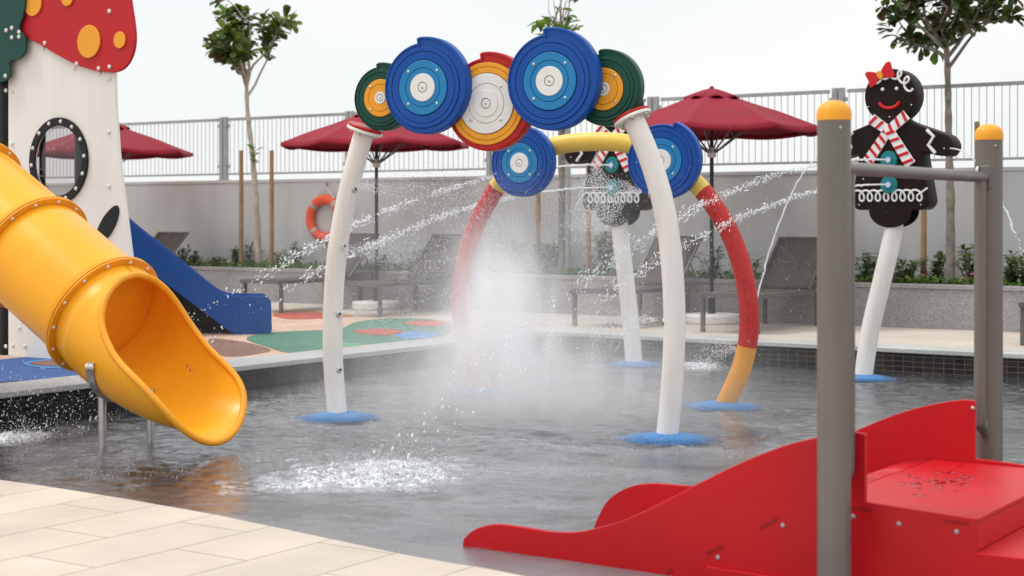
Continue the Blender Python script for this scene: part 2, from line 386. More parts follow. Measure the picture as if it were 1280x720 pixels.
# water: fresnel reflection over a tinted, see-through body with wind and splash ripples
def water_mat():
    m = bpy.data.materials.new('pool_water'); m.use_nodes = True; nt = m.node_tree; N = nt.nodes; L = nt.links
    N.remove(N['Principled BSDF']); out = N['Material Output']
    tc = N.new('ShaderNodeTexCoord')
    def nz(scale, detail, sx=1, sy=1, dist=0, rot=0):
        mp = N.new('ShaderNodeMapping'); mp.inputs['Scale'].default_value = (sx, sy, 1); mp.inputs['Rotation'].default_value = (0,0,rot)
        L.new(tc.outputs['Object'], mp.inputs['Vector'])
        n = N.new('ShaderNodeTexNoise'); n.inputs['Scale'].default_value = scale; n.inputs['Detail'].default_value = detail
        n.inputs['Distortion'].default_value = dist; n.inputs['Roughness'].default_value = .6
        L.new(mp.outputs['Vector'], n.inputs['Vector']); return n.outputs['Fac']
    def math_(op, a, b_):
        k = N.new('ShaderNodeMath'); k.operation = op
        for i, x in enumerate((a, b_)):
            if isinstance(x, (int, float)): k.inputs[i].default_value = x
            else: L.new(x, k.inputs[i])
        return k.outputs[0]
    big = nz(9, 3, 1, 1.3, .6, .5); mid = nz(26, 4, 1, 1.4, .8, -.3); fine = nz(70, 3, 1, 1, .5)
    h = math_('ADD', math_('MULTIPLY', big, .9), math_('ADD', math_('MULTIPLY', mid, .55), math_('MULTIPLY', fine, .26)))
    bp = N.new('ShaderNodeBump'); bp.inputs['Strength'].default_value = 1.0; bp.inputs['Distance'].default_value = .0055
    L.new(h, bp.inputs['Height'])
    gl = N.new('ShaderNodeBsdfGlossy'); gl.inputs['Roughness'].default_value = .05; gl.inputs['Color'].default_value = (.95, .95, .97, 1)
    L.new(bp.outputs['Normal'], gl.inputs['Normal'])
    tr = N.new('ShaderNodeBsdfTransparent'); tr.inputs['Color'].default_value = (.86, .88, .90, 1)
    fr = N.new('ShaderNodeFresnel'); fr.inputs['IOR'].default_value = 1.55; L.new(bp.outputs['Normal'], fr.inputs['Normal'])
    mx = N.new('ShaderNodeMixShader'); L.new(fr.outputs[0], mx.inputs[0]); L.new(tr.outputs[0], mx.inputs[1]); L.new(gl.outputs[0], mx.inputs[2])
    # patchy pale diffuse layer: painted-in sky-reflection brightness plus some aerated-water milkiness
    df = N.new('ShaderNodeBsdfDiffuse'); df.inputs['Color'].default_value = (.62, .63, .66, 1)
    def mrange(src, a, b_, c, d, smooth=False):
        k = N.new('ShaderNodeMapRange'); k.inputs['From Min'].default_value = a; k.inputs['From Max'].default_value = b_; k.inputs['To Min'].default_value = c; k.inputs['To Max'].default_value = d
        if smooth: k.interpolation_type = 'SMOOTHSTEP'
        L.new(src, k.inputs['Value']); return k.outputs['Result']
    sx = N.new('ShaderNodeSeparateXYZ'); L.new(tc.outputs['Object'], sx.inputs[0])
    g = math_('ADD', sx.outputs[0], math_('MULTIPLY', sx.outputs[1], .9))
    where = math_('MULTIPLY', mrange(g, -1.2, .8, .12, 1, True), mrange(g, 3.6, 7.2, 1, .25, True))  # painted brightness is weak at left, full mid-pool, fading to the right back
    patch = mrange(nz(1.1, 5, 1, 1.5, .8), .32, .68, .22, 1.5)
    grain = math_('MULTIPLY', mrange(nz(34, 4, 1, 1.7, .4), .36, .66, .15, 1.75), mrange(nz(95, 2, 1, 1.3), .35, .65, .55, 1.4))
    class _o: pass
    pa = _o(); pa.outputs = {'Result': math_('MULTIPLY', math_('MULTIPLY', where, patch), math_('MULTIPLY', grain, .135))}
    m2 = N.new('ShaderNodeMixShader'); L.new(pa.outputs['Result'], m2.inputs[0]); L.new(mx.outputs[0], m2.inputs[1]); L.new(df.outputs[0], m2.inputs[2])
    L.new(m2.outputs[0], out.inputs['Surface']); return m
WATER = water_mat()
SPL = [on_z(465,590,0), on_z(868,457,0), on_z(15,546,0), on_z(250,565,0), on_z(628,500,0)]
def wave(x, y):
    h = .0060*mnoise.noise(Vector((x*3.1+.8*y, y*4.2, .3))) + .0058*mnoise.noise(Vector((x*6.5, y*9.5-x*2, 4.1))) + .0044*mnoise.noise(Vector((x*14+y*4, y*17, 9.7)))
    h *= .6 + 1.9*max(0, .5+mnoise.noise(Vector((x*.55, y*.6, 7.7))))
    for k, c in enumerate(SPL):
        d = math.hypot(x-c.x, y-c.y)
        if d < 2.2: h += (.011 if k == 3 else .006)*math.sin(d*36+k)*math.exp(-d*1.5)*(d/(d+.15))*(1+.8*mnoise.noise(Vector((x*4, y*4, k))))
    return h
b = MB(); vs = []; xs = [UL+.004+.036*i for i in range(int((9.2)/.036))] + [0.5, 3.5, 7.9]; ys = [3.3, 4.0]+[4.6+.036*i for i in range(int(10.28/.036))]+[VB-.004]
for y in ys:
    for x in xs: vs.append((x, y, wave(x, y)))
nx = len(xs); b.add(vs, [(j*nx+i, j*nx+i+1, (j+1)*nx+i+1, (j+1)*nx+i) for j in range(len(ys)-1) for i in range(nx-1)], 0, True)
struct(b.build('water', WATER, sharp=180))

# far deck, playground rubber, coping and the dark tiled risers
sheet('far_deck', [(UL-.5, 15.35), (9, 15.35), (9, 17.9), (-34, 17.9), (-34, 15.9), (UL-.5, 15.9)], ZD, DECKF, thick=.5)
RUB = speckle('tan_rubber_granules', [(.56, .36, .26), (.62, .43, .32), (.40, .25, .18), (.66, .50, .40), (.50, .30, .21)], 70, .9, .5)
RUBG = speckle('green_rubber_granules', [(.045, .16, .10), (.06, .20, .13), (.03, .11, .075), (.07, .23, .15)], 70, .9, .5)
RUBR = speckle('red_rubber_granules', [(.42, .06, .04), (.50, .09, .05), (.33, .045, .03)], 70, .9, .5)
RUBB = speckle('blue_rubber_granules', [(.03, .09, .28), (.04, .12, .36), (.025, .07, .2)], 70, .9, .5)
RUBLB = speckle('sky_blue_rubber_granules', [(.06, .22, .50), (.08, .27, .58), (.05, .18, .42)], 70, .9, .5)
RUBO = speckle('orange_rubber_granules', [(.62, .27, .06), (.70, .33, .08), (.5, .2, .05)], 70, .9, .5)
RUBLG = speckle('light_green_rubber_granules', [(.08, .30, .13), (.10, .36, .16), (.06, .24, .10)], 70, .9, .5)
RUBBR = speckle('brown_rubber_granules', [(.20, .10, .075), (.26, .13, .09), (.15, .075, .055)], 70, .9, .5)
sheet('playground_surface', [(-34, 5.4), (UL-.5, 5.4), (UL-.5, 15.9), (-34, 15.9)], ZD, RUB, thick=.5)
def blob(name, pxs, z, m): sheet(name, [(p.x, p.y) for p in catmull([on_z(x, y, ZD) for x, y in pxs], 6, True)], z, m)
blob('playground_surface', [(308,423),(343,415.5),(398,413),(429,410),(444,403),(475,399),(522,398.5),(556,402),(566,412),(540,424),(429,435),(365,441),(335,434)], ZD+.004, RUBG)
blob('playground_surface', [(441,415),(472,411.5),(502,414),(498,418),(470,419.5)], ZD+.008, RUBR)
blob('playground_surface', [(505,404),(535,401),(556,403),(552,408),(520,407.5)], ZD+.008, RUBR)
blob('playground_surface', [(492,418),(518,415),(546,418),(535,423.5),(505,424)], ZD+.008, RUBLB)
blob('playground_surface', [(400,436),(425,426),(432,429),(455,431),(430,434.5)], ZD+.008, RUBLG)
blob('playground_surface', [(341,393),(380,390.5),(410,393),(405,398),(360,399)], ZD+.004, RUBR)
blob('playground_surface', [(340,391),(372,387.5),(440,394),(420,397),(408,392.4),(380,389.5)], ZD+.006, RUBO)
blob('playground_surface', [(262,424),(300,427),(336,436),(330,441),(290,446),(268,440)], ZD+.004, RUBBR)
blob('playground_surface', [(-60,462),(0,450),(60,446),(120,452),(150,462),(120,468),(60,474),(0,479),(-60,488)], ZD+.004, RUBB)
blob('playground_surface', [(28,455),(60,450),(95,453),(90,459),(55,461)], ZD+.008, RUBLB)
blob('playground_surface', [(36,455.2),(60,452),(86,454),(82,458),(56,459)], ZD+.012, RUBBR)
COPE = speckle('grey_coping_stone', [(.40, .40, .40), (.46, .46, .455), (.34, .34, .34)], 120, .45, .1)
COPEB = speckle('pale_coping_stone', [(.47, .48, .455), (.53, .54, .51), (.42, .43, .41)], 120, .45, .1)
b = MB(); b.box((UL-.5, 5.4, ZD-.04), (UL+.03, VB+.03, ZD+.006)); struct(b.build('coping', COPE, bevel=.008))
b = MB(); b.box((UL+.034, VB-.03, ZD-.04), (9, VB+.45, ZD+.006)); b.box((UL-.5, VB+.034, ZD-.04), (UL+.03, VB+.45, ZD+.006)); struct(b.build('coping', COPEB, bevel=.008))
RISER = tiles('dark_riser_tiles_back', (.022, .019, .018), (.045, .036, .032), (.10, .09, .085), .1, .05, .005, .25, off=0, axes='xz')
RISERL = tiles('dark_riser_tiles_side', (.012, .012, .013), (.02, .019, .019), (.04, .038, .036), .1, .05, .004, .25, off=0, axes='yz')
for m_ in (RISER, RISERL):
    m_.node_tree.nodes['Principled BSDF'].inputs['Specular IOR Level'].default_value = .12
b = MB(); b.box((UL-.02, 5.4, -.22), (UL, VB, ZD-.042)); struct(b.build('pool_edge', RISERL))
b = MB(); b.box((UL, VB, -.22), (8, VB+.02, ZD-.042)); struct(b.build('pool_edge', RISER))

# ------------------------------------------------------------------ planter, wall, fence
VP, VW = 17.75, 18.75
ZT = ZD+.50
pl = empty('planter', (-12, VP, ZD), 0, 'long low grey granite planter running along the foot of the wall', 'planter')
b = MB(); b.box((-22, 0, .001), (22, .12, ZT-ZD-.05)); b.build('planter_wall', PLANTERM, pl, bevel=.004)
b = MB(); b.box((-22, -.02, ZT-ZD-.05), (22, .16, ZT-ZD)); b.build('planter_coping', PLANTERM, pl, bevel=.006)
b = MB(); b.box((-22, .12, .0), (22, VW-VP-.01, ZT-ZD-.07)); b.build('soil', SOIL, pl)
ZW = 2.075
w = empty('boundary_wall', (-12, VW, 0), 0, 'plain pale grey painted wall behind the whole pool deck', 'wall')
b = MB(); b.box((-26, 0, -.4), (26, .22, ZW-.05)); b.build('wall_body', WALLM, w)
b = MB(); b.box((-26, -.012, ZW-.05), (26, .24, ZW)); b.build('wall_coping', WALLM, w, bevel=.006)
ZF = 3.08
fe = empty('fence', (-10.43, VW+.1, ZW), 0, 'galvanised steel railing of thin upright bars on top of the pale grey wall', 'fence')
pitch = 2.635; hF = ZF-ZW
for k in range(-6, 6):
    x = k*pitch
    b = MB()
    for dx in (-.045, .045): b.box((x+dx-.035, -.03, .0), (x+dx+.035, .03, hF+.02))
    b.box((x-.11, -.05, 0), (x+.11, .05, .012)); b.build('post', GALV, fe, bevel=.004)
    b = MB(); x0, x1 = x+.12, x+pitch-.12
    b.box((x0, -.018, hF-.045), (x1, .018, hF)); b.box((x0, -.018, .085), (x1, .018, .115))
    n = 26
    for i in range(n+1):
        xx = x0+.02+(x1-x0-.04)*i/n; b.box((xx-.0036, -.0036, .115), (xx+.0036, .0036, hF-.045))
    for zz in (.2, hF-.15):
        b.box((x0-.075, -.012, zz), (x0, .012, zz+.05)); b.box((x1, -.012, zz), (x1+.075, .012, zz+.05))
    b.build('railing_panel', GALV, fe)

# ================================================================== UMBRELLAS
def umbrella(u, v, label, rot, sc=1.0):
    t = empty('patio_umbrella', (u, v, ZD), rot, label, 'umbrella', 'maroon umbrellas between the sun loungers')
    Rr, ze, za = 1.34, 2.31, 2.75
    n = 8; b = MB(); rows = 9; per = 6
    vs = []
    for i in range(rows+1):
        q = i/rows; 
        for k in range(n):
            for j in range(per):
                f = j/per
                a0, a1 = 2*PI*k/n, 2*PI*(k+1)/n
                p = Vector((math.cos(a0), math.sin(a0)))*(1-f) + Vector((math.cos(a1), math.sin(a1)))*f
                r = .07 + (Rr-.07)*q
                sag = -.035*math.sin(PI*f)*q
                z = za - (za-ze)*(q**1.12) + sag + .004*math.sin(13*q+k)
                vs.append((p.x*r, p.y*r, z))
    m_ = n*per; fs = []
    for i in range(rows):
        for j in range(m_): fs.append((i*m_+j, (i+1)*m_+j, (i+1)*m_+(j+1) % m_, i*m_+(j+1) % m_))
    b.add(vs, fs, 0, True)
    # valance hem
    o0 = rows*m_; hem = [(x*1.0, y*1.0, z-.045) for x, y, z in vs[o0:o0+m_]]
    b.add(vs[o0:o0+m_] + hem, [(j, m_+j, m_+(j+1) % m_, (j+1) % m_) for j in range(m_)], 0, True)
    c = b.build('canopy', MAROON, t, sharp=14); sm = c.modifiers.new('solid', 'SOLIDIFY'); sm.thickness = .006
    b = MB(); vs = []; m2 = n*6
    for i in range(5):
        q = i/4
        for k in range(m2):
            a = 2*PI*k/m2; sc_ = 1 - .03*math.cos(a*n)
            wob = .016*math.cos(a*n)*q
            vs.append((math.cos(a)*(.03+.30*q)*sc_, math.sin(a)*(.03+.30*q)*sc_, za+.055-.12*q**1.2 - wob))
    fs = [(i*m2+k, (i+1)*m2+k, (i+1)*m2+(k+1) % m2, i*m2+(k+1) % m2) for i in range(4) for k in range(m2)]
    b.add(vs, fs, 0, True); vt = b.build('vent', MAROON, t, sharp=40); vt.modifiers.new('solid', 'SOLIDIFY').thickness = .006
    b = MB(); b.tube([(0,0,.1), (0,0,2.68)], .024, 12); b.build('pole', DARKMETAL, t)
    b = MB(); b.lathe([(.025,2.79), (.03,2.81), (.02,2.83), (0,2.835)], 12); b.build('finial', MAROON, t)
    b = MB(); b.lathe([(.05,1.98), (.055,2.0), (.055,2.06), (.035,2.1)], 14); b.build('hub', POLEW, t)
    for k in range(n):
        a = 2*PI*k/n; d = Vector((math.cos(a), math.sin(a), 0))
        b = MB(); b.bar(d*.05+Vector((0,0,za-.05)), d*(Rr-.02)+Vector((0,0,ze-.02)), .018, .022)
        rb = b.build('rib', DARKMETAL, t)
        q = .5; b = MB(); b.bar(d*.05+Vector((0,0,2.04)), d*(Rr*q)+Vector((0,0,za-(za-ze)*q-.04)), .014, .018); b.build('strut', LFRAME, rb)
    b = MB(); b.lathe([(0,.0), (.33,.0), (.345,.02), (.345,.09), (.33,.11), (.0,.115)], 36); bb = b.build('base', WHITE, t)
    b = MB(); b.lathe([(.05,.116), (.045,.13), (.038,.30), (.0,.30)], 16); b.build('sleeve', DARKMETAL, bb)
    t.scale = (sc, sc, sc)
    return t
umbrella(-8.72, 17.2, 'big maroon umbrella behind the right-hand white pole of the disc arch', .25, 1.0)
umbrella(-13.85, 17.2, 'maroon umbrella behind the left-hand white pole, near the orange lifebuoy', .1, .985)
umbrella(-19.2, 17.2, 'maroon umbrella half hidden by the white mushroom house panel', .2, .985)

# ================================================================== SUN LOUNGERS
def make_lounger():
    t = empty('sun_lounger', (0,0,ZD))
    W, Lb, hz = .66, 1.46, .43
    b = MB()
    for sx in (-1, 1): b.box((sx*W/2-.022, 0, hz-.05), (sx*W/2+.022, 1.92, hz))
    for y in (.0, 1.45, 1.88): b.box((-W/2+.022, y, hz-.046), (W/2-.022, y+.04, hz-.006))
    b.build('frame', LFRAME, t, bevel=.004)
    for sx in (-1, 1):
        for y in (.06, 1.66):
            b = MB(); b.box((sx*W/2-.021, y, 0), (sx*W/2+.021, y+.045, hz-.052)); b.build('leg', LFRAME, t, bevel=.003)
    b = MB(); vs = []; k = 10
    for i in range(k+1):
        y = .02+(Lb-.02)*i/k
        for j in range(5):
            x = -W/2+.024+(W-.048)*j/4; vs.append((x, y, hz+.004-.02*math.sin(PI*j/4)*math.sin(PI*i/k)))
    b.add(vs, [(i*5+j, i*5+j+1, (i+1)*5+j+1, (i+1)*5+j) for i in range(k) for j in range(4)], 0, True)
    o = b.build('sling_seat', SLING, t); o.modifiers.new('s', 'SOLIDIFY').thickness = .008
    a = R(43); Lk = .86; dy, dz = math.cos(a), math.sin(a); vs = []
    for i in range(k+1):
        q = Lk*i/k
        for j in range(5):
            x = -W/2+.02+(W-.04)*j/4; sg = .03*math.sin(PI*j/4)*math.sin(PI*i/k)
            vs.append((x, Lb+q*dy+sg*dz, hz+.01+q*dz-sg*dy))
    b = MB(); b.add(vs, [(i*5+j, i*5+j+1, (i+1)*5+j+1, (i+1)*5+j) for i in range(k) for j in range(4)], 0, True)
    o = b.build('backrest', SLING, t); o.modifiers.new('s', 'SOLIDIFY').thickness = .01
    b = MB()
    for sx in (-1, 1): b.bar((sx*(W/2-.01), Lb, hz+.0), (sx*(W/2-.01), Lb+Lk*dy, hz+Lk*dz), .03, .03)
    b.bar((-W/2, Lb+Lk*dy, hz+Lk*dz), (W/2, Lb+Lk*dy, hz+Lk*dz), .03, .03); bf = b.build('backrest_frame', LFRAME, t, bevel=.004)
    b = MB(); q = .5
    pts = [(-W/2+.05, Lb+q*dy+.01, hz+q*dz-.03), (-W/2+.05, Lb+q*dy+.2, hz-.03), (W/2-.05, Lb+q*dy+.2, hz-.03), (W/2-.05, Lb+q*dy+.01, hz+q*dz-.03)]
    b.tube(pts, .011, 8); b.build('prop', LFRAME, t)
    return t
L0 = make_lounger()
GL = 'taupe sling sun loungers along the wall'
for i, (u, v, rz, lab) in enumerate([
    (-7.80, 15.74, .0, 'taupe sun lounger with raised back beside the tall grey post, right of the umbrella pole'),
    (-9.47, 15.76, .02, 'taupe sun lounger with raised back seen behind the right-hand white arch pole'),
    (-13.0, 15.72, .0, 'sun lounger blurred by spray right of the left-hand white arch pole'),
    (-14.66, 15.72, -.02, 'taupe sun lounger with raised back below the orange lifebuoy'),
    (-18.45, 15.76, .0, 'sun lounger whose raised back shows above the blue slide'),
    (-4.33, 15.86, .0, 'sun lounger at the right edge of the picture with only its foot leg showing')]):
    o = L0 if i == 0 else copy_tree(L0)
    o.location = (u, v, ZD); o.rotation_euler = (0,0,rz); tag(o, lab, 'lounger', GL)

# ================================================================== LIFEBUOY + LAMP POLE
p = on_v(406, 273, VW-.06)
lb = empty('lifebuoy', (p.x, VW-.06, p.z), 0, 'orange lifebuoy with grey bands hanging on the pale wall', 'lifebuoy')
b = MB(); n = 48; pts = [(.29*math.cos(2*PI*i/n), 0, .29*math.sin(2*PI*i/n)) for i in range(n)]
b.tube(pts, .075, 14, closed=True); o = b.build('ring', ORANGE, lb); 
for k in range(4):
    a = PI/4+k*PI/2; b = MB(); pts = [(.29*math.cos(a+d), 0, .29*math.sin(a+d)) for d in (-.11, -.055, 0, .055, .11)]
    b.tube(pts, .0775, 14); b.build('reflective_band', GREYTAPE, lb)
b = MB(); b.tube([(-.2,-.02,.30), (0,.0,.52), (.2,-.02,.30)], .008, 6); b.build('rope', ROPE, lb)
b = MB(); b.box((-.02,-.0,.50), (.02,.055,.54)); b.build('hook', GALV, lb)
p = on_v(709, 270, VP+.55)
lp = empty('steel_pole', (p.x, VP+.55, ZT-.08), 0, 'plain silver steel pole standing in the planter behind the arch of discs', 'pole')
b = MB(); b.tube([(0,0,0), (0,0,2.9)], .048, 16); b.build('shaft', GALV, lp)
b = MB(); b.lathe([(.10,.04), (.10,.06), (.05,.07)], 16); b.build('base_plate', GALV, lp)

# ================================================================== TREES AND PLANTS
def leaf(b, p, d, up, L, W, mi):
    d = d.normalized(); s = d.cross(up)
    if s.length < .05: s = d.cross(Vector((1,0,0)))
    s.normalize(); nn = s.cross(d).normalized()
    prof = [(0,.06), (.25,.45), (.55,.85), (.8,1.0), (.95,.6), (1.0,.05)]
    vs = []
    for t, w in prof:
        c = p + d*(L*t) - nn*(L*.18*t*t); vs += [c - s*(W*w*.5) + nn*(W*w*.16), c, c + s*(W*w*.5) + nn*(W*w*.16)]
    fs = []
    for i in range(len(prof)-1):
        fs += [(i*3, i*3+1, i*3+4, i*3+3), (i*3+1, i*3+2, i*3+5, i*3+4)]
    b.add(vs, fs, mi, True)
def tree(base, trunk_px_pts, trunk_r, crown_c, crown_r, nbr, nleaf, label, bark, seed, leafL=.2, cluster=9, sparse=False, leafmix=(0,0,1,1,3,2)):
    rnd = random.Random(seed)
    t = empty('tree', base, 0, label, 'tree', 'young staked trees in the planter'); B = Vector(base)
    pts = [Vector(q)-B for q in trunk_px_pts]; path = catmull(pts, 8); k = len(path)
    b = MB(); b.tube(path, [trunk_r*(1-.45*i/(k-1))*(1+.10*math.sin(i*1.7)) for i in range(k)], 12)
    top = path[-1]; C = Vector(crown_c)-B; tips = []
    def grow(p, d, L, r, depth):
        q = [p]; dd = d.copy()
        for i in range(4):
            dd = (dd + Vector((rnd.gauss(0,.16), rnd.gauss(0,.16), rnd.gauss(.05,.12)))).normalized(); q.append(q[-1]+dd*L/4)
        b.tube(q, [r*(1-.5*i/4) for i in range(5)], 7)
        if depth == 0: tips.extend([(q[-1], dd), (q[-1], dd), (q[3], dd), (q[2], dd), (q[1], dd)])
        else:
            for j in range(rnd.choice((2,3,3))):
                nd = (dd + Vector((rnd.gauss(0,.65), rnd.gauss(0,.65), rnd.gauss(.1,.35)))).normalized(); grow(q[rnd.choice((2,3,4))], nd, L*rnd.uniform(.5,.75), r*.55, depth-1)
            tips.extend([(q[-1], dd), (q[3], dd), (q[2], dd)])
    for j in range(nbr):
        a = 2*PI*j/nbr+rnd.uniform(-.3,.3)
        tgt = C + Vector((math.cos(a)*crown_r[0]*.6, math.sin(a)*crown_r[1]*.6, rnd.uniform(-.5,.6)*crown_r[2]))
        st = path[-1-rnd.choice((0,0,1,3,5))]
        grow(st, (tgt-st).normalized(), (tgt-st).length*rnd.uniform(.6,.85), trunk_r*.42, 1 if not sparse else 0)
    b.build('trunk', bark, t)
    lb_ = MB(); cnt = 0
    while cnt < nleaf:
        p, d = rnd.choice(tips)
        ax = (d + Vector((rnd.gauss(0,.5), rnd.gauss(0,.5), rnd.gauss(.1,.4)))).normalized()
        o = p + ax*rnd.uniform(-.03,.12)
        for j in range(cluster if not sparse else 3):
            ph = rnd.uniform(0, 2*PI); x = ax.cross(Vector((.3,.5,.8))).normalized(); y = ax.cross(x)
            dir_ = (ax*rnd.uniform(.1,.8) + (x*math.cos(ph)+y*math.sin(ph))*rnd.uniform(.6,1)).normalized()
            L = leafL*rnd.uniform(.6,1.15)
            leaf(lb_, o + ax*rnd.uniform(-.05,.03), dir_, Vector((rnd.gauss(0,.3), rnd.gauss(0,.3), 1)), L, L*rnd.uniform(.5,.65), rnd.choice(leafmix)); cnt += 1
    if not sparse:
        return t, lb_, tips
    return t, lb_, tips
VT = VP+.5
def tp(px, py): return on_v(px, py, VT)
def finish_leaves(t, lbm): lbm.build('crown', [LEAF_D, LEAF_M, LEAF_L, LEAF_B], t)
base = tp(324, 330); base.z = ZT-.09
t, lbm, tips = tree(base, [base, tp(320,250), tp(315,190), tp(309.5,140), tp(308,98)], .052, tp(312,28), (.72,.72,.85), 8, 640,
          'young tree with pale trunk and rounded leaves between two stakes at left', BARK, 3, .215, leafmix=(0,1,1,1,2,2,3))
rnd = random.Random(5)
for j in range(9):
    q = tp(317+rnd.uniform(-2,2), 200-rnd.uniform(-8,12)) - base
    leaf(lbm, q, Vector((rnd.gauss(0,1), rnd.gauss(0,1), .8)), Vector((0,0,1)), .16, .09, rnd.choice((1,2,2)))
finish_leaves(t, lbm)
base = tp(1188, 352); base.z = ZT-.09
t, lbm, tips = tree(base, [base, tp(1188,250), tp(1186,180), tp(1185,110), tp(1183,58)], .056, tp(1176,-14), (1.45,1.45,.5), 12, 1000,
          'young tree with grey bark and wide dark crown at right behind the gingerbread figure', BARKD, 11, .17, leafmix=(0,0,0,0,1,3))
finish_leaves(t, lbm)
base = tp(703, 335); base.z = ZT-.09
t, lbm, tips = tree(base, [base, tp(702,250), tp(701,150), tp(700,80), tp(697,48)], .05, tp(697,15), (.5,.5,.5), 9, 40,
          'sparse young tree with bare twigs and few leaves behind the tall blue disc', BARKD, 23, .17, sparse=True, leafmix=(1,2,2,1))
b = MB()
for j in range(9):
    s = tp(697,50)-base; d = Vector((rnd.gauss(0,.28), rnd.gauss(0,.28), 1)); q = [s]
    for i in range(6): q.append(q[-1] + (d+Vector((rnd.gauss(0,.15), rnd.gauss(0,.15), 0))).normalized()*.12)
    b.tube(q, [.009*(1-i*.12) for i in range(7)], 5)
b.build('twigs', BARKD, t)
for j in range(16):
    q = tp(rnd.gauss(690,16), rnd.uniform(28,50))-base; leaf(lbm, q, Vector((rnd.gauss(0,1), rnd.gauss(0,1), .9)), Vector((0,0,1)), .2, .12, rnd.choice((1,2,2)))
finish_leaves(t, lbm)
for px, top, dv, lab in ((301,188,.05,'left timber stake of the young tree at left'), (339,188,.0,'right timber stake of the young tree at left'),
        (672,205,.05,'left timber stake of the sparse tree, seen through the spray'), (735,205,.0,'right timber stake of the sparse tree, seen through the spray'),
        (1154,205,.1,'timber stake below the gingerbread figure at right'), (1221,152,.1,'timber stake topping out just left of the far grey post')):
    p = on_v(px, 300, VT+dv); zt = on_v(px, top, VT+dv).z
    b = MB(); b.tube([(0,0,0), (.01,0,.8), (.0,.01,zt-ZT+.1)], [.036,.035,.032], 10)
    o = b.build('timber_stake', WOOD); o.location = (p.x, VT+dv, ZT-.1); tag(o, lab, 'stake', 'timber tree stakes')
# ground cover and small shrubs
rnd = random.Random(21)
b = MB()
for i in range(9000):
    u = rnd.uniform(-24, -3.2); v = VP+.17+rnd.random()**1.3*.75
    hgt = .10*(.55+.45*mnoise.noise(Vector((u*1.2, v*2, 0)))) + .07
    if mnoise.noise(Vector((u*.7, 3, 5))) < -.28 and u < -14: continue
    p = Vector((u, v, ZT-.08+rnd.uniform(0, hgt)))
    leaf(b, p, Vector((rnd.gauss(0,1), rnd.gauss(-.3,1), rnd.uniform(.2,1.4))), Vector((rnd.gauss(0,.4), rnd.gauss(0,.4), 1)), rnd.uniform(.05,.09), rnd.uniform(.03,.05), rnd.choice((0,1,1,2,2)))
o = b.build('ground_cover', [LEAF_D, LEAF_M, LEAF_L]); o['kind'] = 'stuff'; o['label'] = 'low leafy ground cover filling the planter'
def shrub(px, hgt, wid, dv, label, seed, n=130, mix=(0,0,1), bronze=False):
    r_ = random.Random(seed); p = on_v(px, 330, VP+dv)
    t = empty('shrub', (p.x, VP+dv, ZT-.08), 0, label, 'shrub', 'small shrubs in the planter')
    s = MB(); l = MB()
    for k in range(7):
        d = Vector((r_.gauss(0,.45)*wid/hgt, r_.gauss(0,.45)*wid/hgt, 1)).normalized(); q = [Vector((0,0,0))]
        for i in range(4): q.append(q[-1] + (d+Vector((r_.gauss(0,.15), r_.gauss(0,.15), 0))).normalized()*hgt*r_.uniform(.7,1)/4)
        s.tube(q, [.008,.007,.006,.005,.003], 5)
        for i in range(n//7):
            f = r_.uniform(.8,4); i0 = min(3, int(f)); pp = q[i0].lerp(q[i0+1], f-i0)
            leaf(l, pp, Vector((r_.gauss(0,1), r_.gauss(0,1), r_.uniform(-.1,.8))), Vector((0,0,1)), r_.uniform(.06,.11), r_.uniform(.03,.05), r_.choice(mix))
    s.build('stems', BARKD, t); l.build('leaves', [LEAF_D, LEAF_M, LEAF_L, LEAF_B], t)
for i, a in enumerate([(227,.42,.22,.55,'thin shrub left of the young tree, nearer the blue slide'), (246,.30,.18,.5,'small shrub just right of the thin shrub behind the blue slide'),
    (276,.26,.2,.5,'sparse low shrub left of the left tree stake'), (296,.42,.22,.6,'shrub at the foot of the left stake'), (312,.5,.3,.75,'bushy shrub between the stakes of the left tree'),
    (352,.4,.3,.6,'shrub just right of the right stake of the left tree'), (372,.5,.25,.7,'shrub below the left side of the lifebuoy'),
    (478,.35,.25,.6,'low shrub right of the left-hand umbrella pole'), (515,.42,.25,.6,'small shrub further right of the left-hand umbrella pole')]): shrub(*a, seed=40+i)
for i, a in enumerate([(650,.6,.4,.6,'bushy shrub left of the sparse tree behind the spray'), (690,.65,.45,.65,'bushy shrub at the sparse tree trunk behind the spray'), (752,.75,.5,.6,'tall bushy shrub right of the sparse tree behind the spray')]):
    shrub(*a, seed=60+i, n=420, mix=(0,1,1))
shrub(893, .55, .3, .5, 'bronze leaved shrub right of the right-hand umbrella pole', 70, 90, (3,3,0))
shrub(930, .45, .3, .5, 'shrub behind the red leg of the ring arch', 71, 120, (0,1))
for i, a in enumerate([(1084,.5,.3,.55,'dark leafy shrub beside the gingerbread pole'), (1131,.42,.26,.5,'thin shrub left of the stake below the gingerbread figure'),
    (1170,.5,.3,.6,'shrub at the left foot of the right tree'), (1212,.62,.34,.65,'bushy shrub at the left side of the far grey post'), (1262,.5,.36,.55,'bushy shrub right of the far grey post'), (1282,.5,.36,.5,'shrub at the right edge of the planter')]):
    shrub(*a, seed=80+i, n=240, mix=(0,1,1))
for i, (px, py) in enumerate([(1154,345), (1204,349), (1215,344), (465,325), (1100,350)]):
    p = on_v(px, py, VP+.3); b = MB()
    for k in range(5):
        a = 2*PI*k/5; leaf(b, Vector((0,0,0)), Vector((math.cos(a), math.sin(a)-.3, .6)), Vector((0,0,1)), .035, .03, 0)
    b.tube([(0,0,-.12), (0,0,0)], .003, 5, mi=1)
    o = b.build('flower', [PETAL, LEAF_M]); o.location = p
    tag(o, ['pink flower at the foot of the stake below the gingerbread figure', 'pink flower left of the far grey post', 'pink flower nearest the far grey post', 'pink flower near the left umbrella pole', 'pink flower near the gingerbread pole'][i], 'flower', 'pink flowers in the planter')

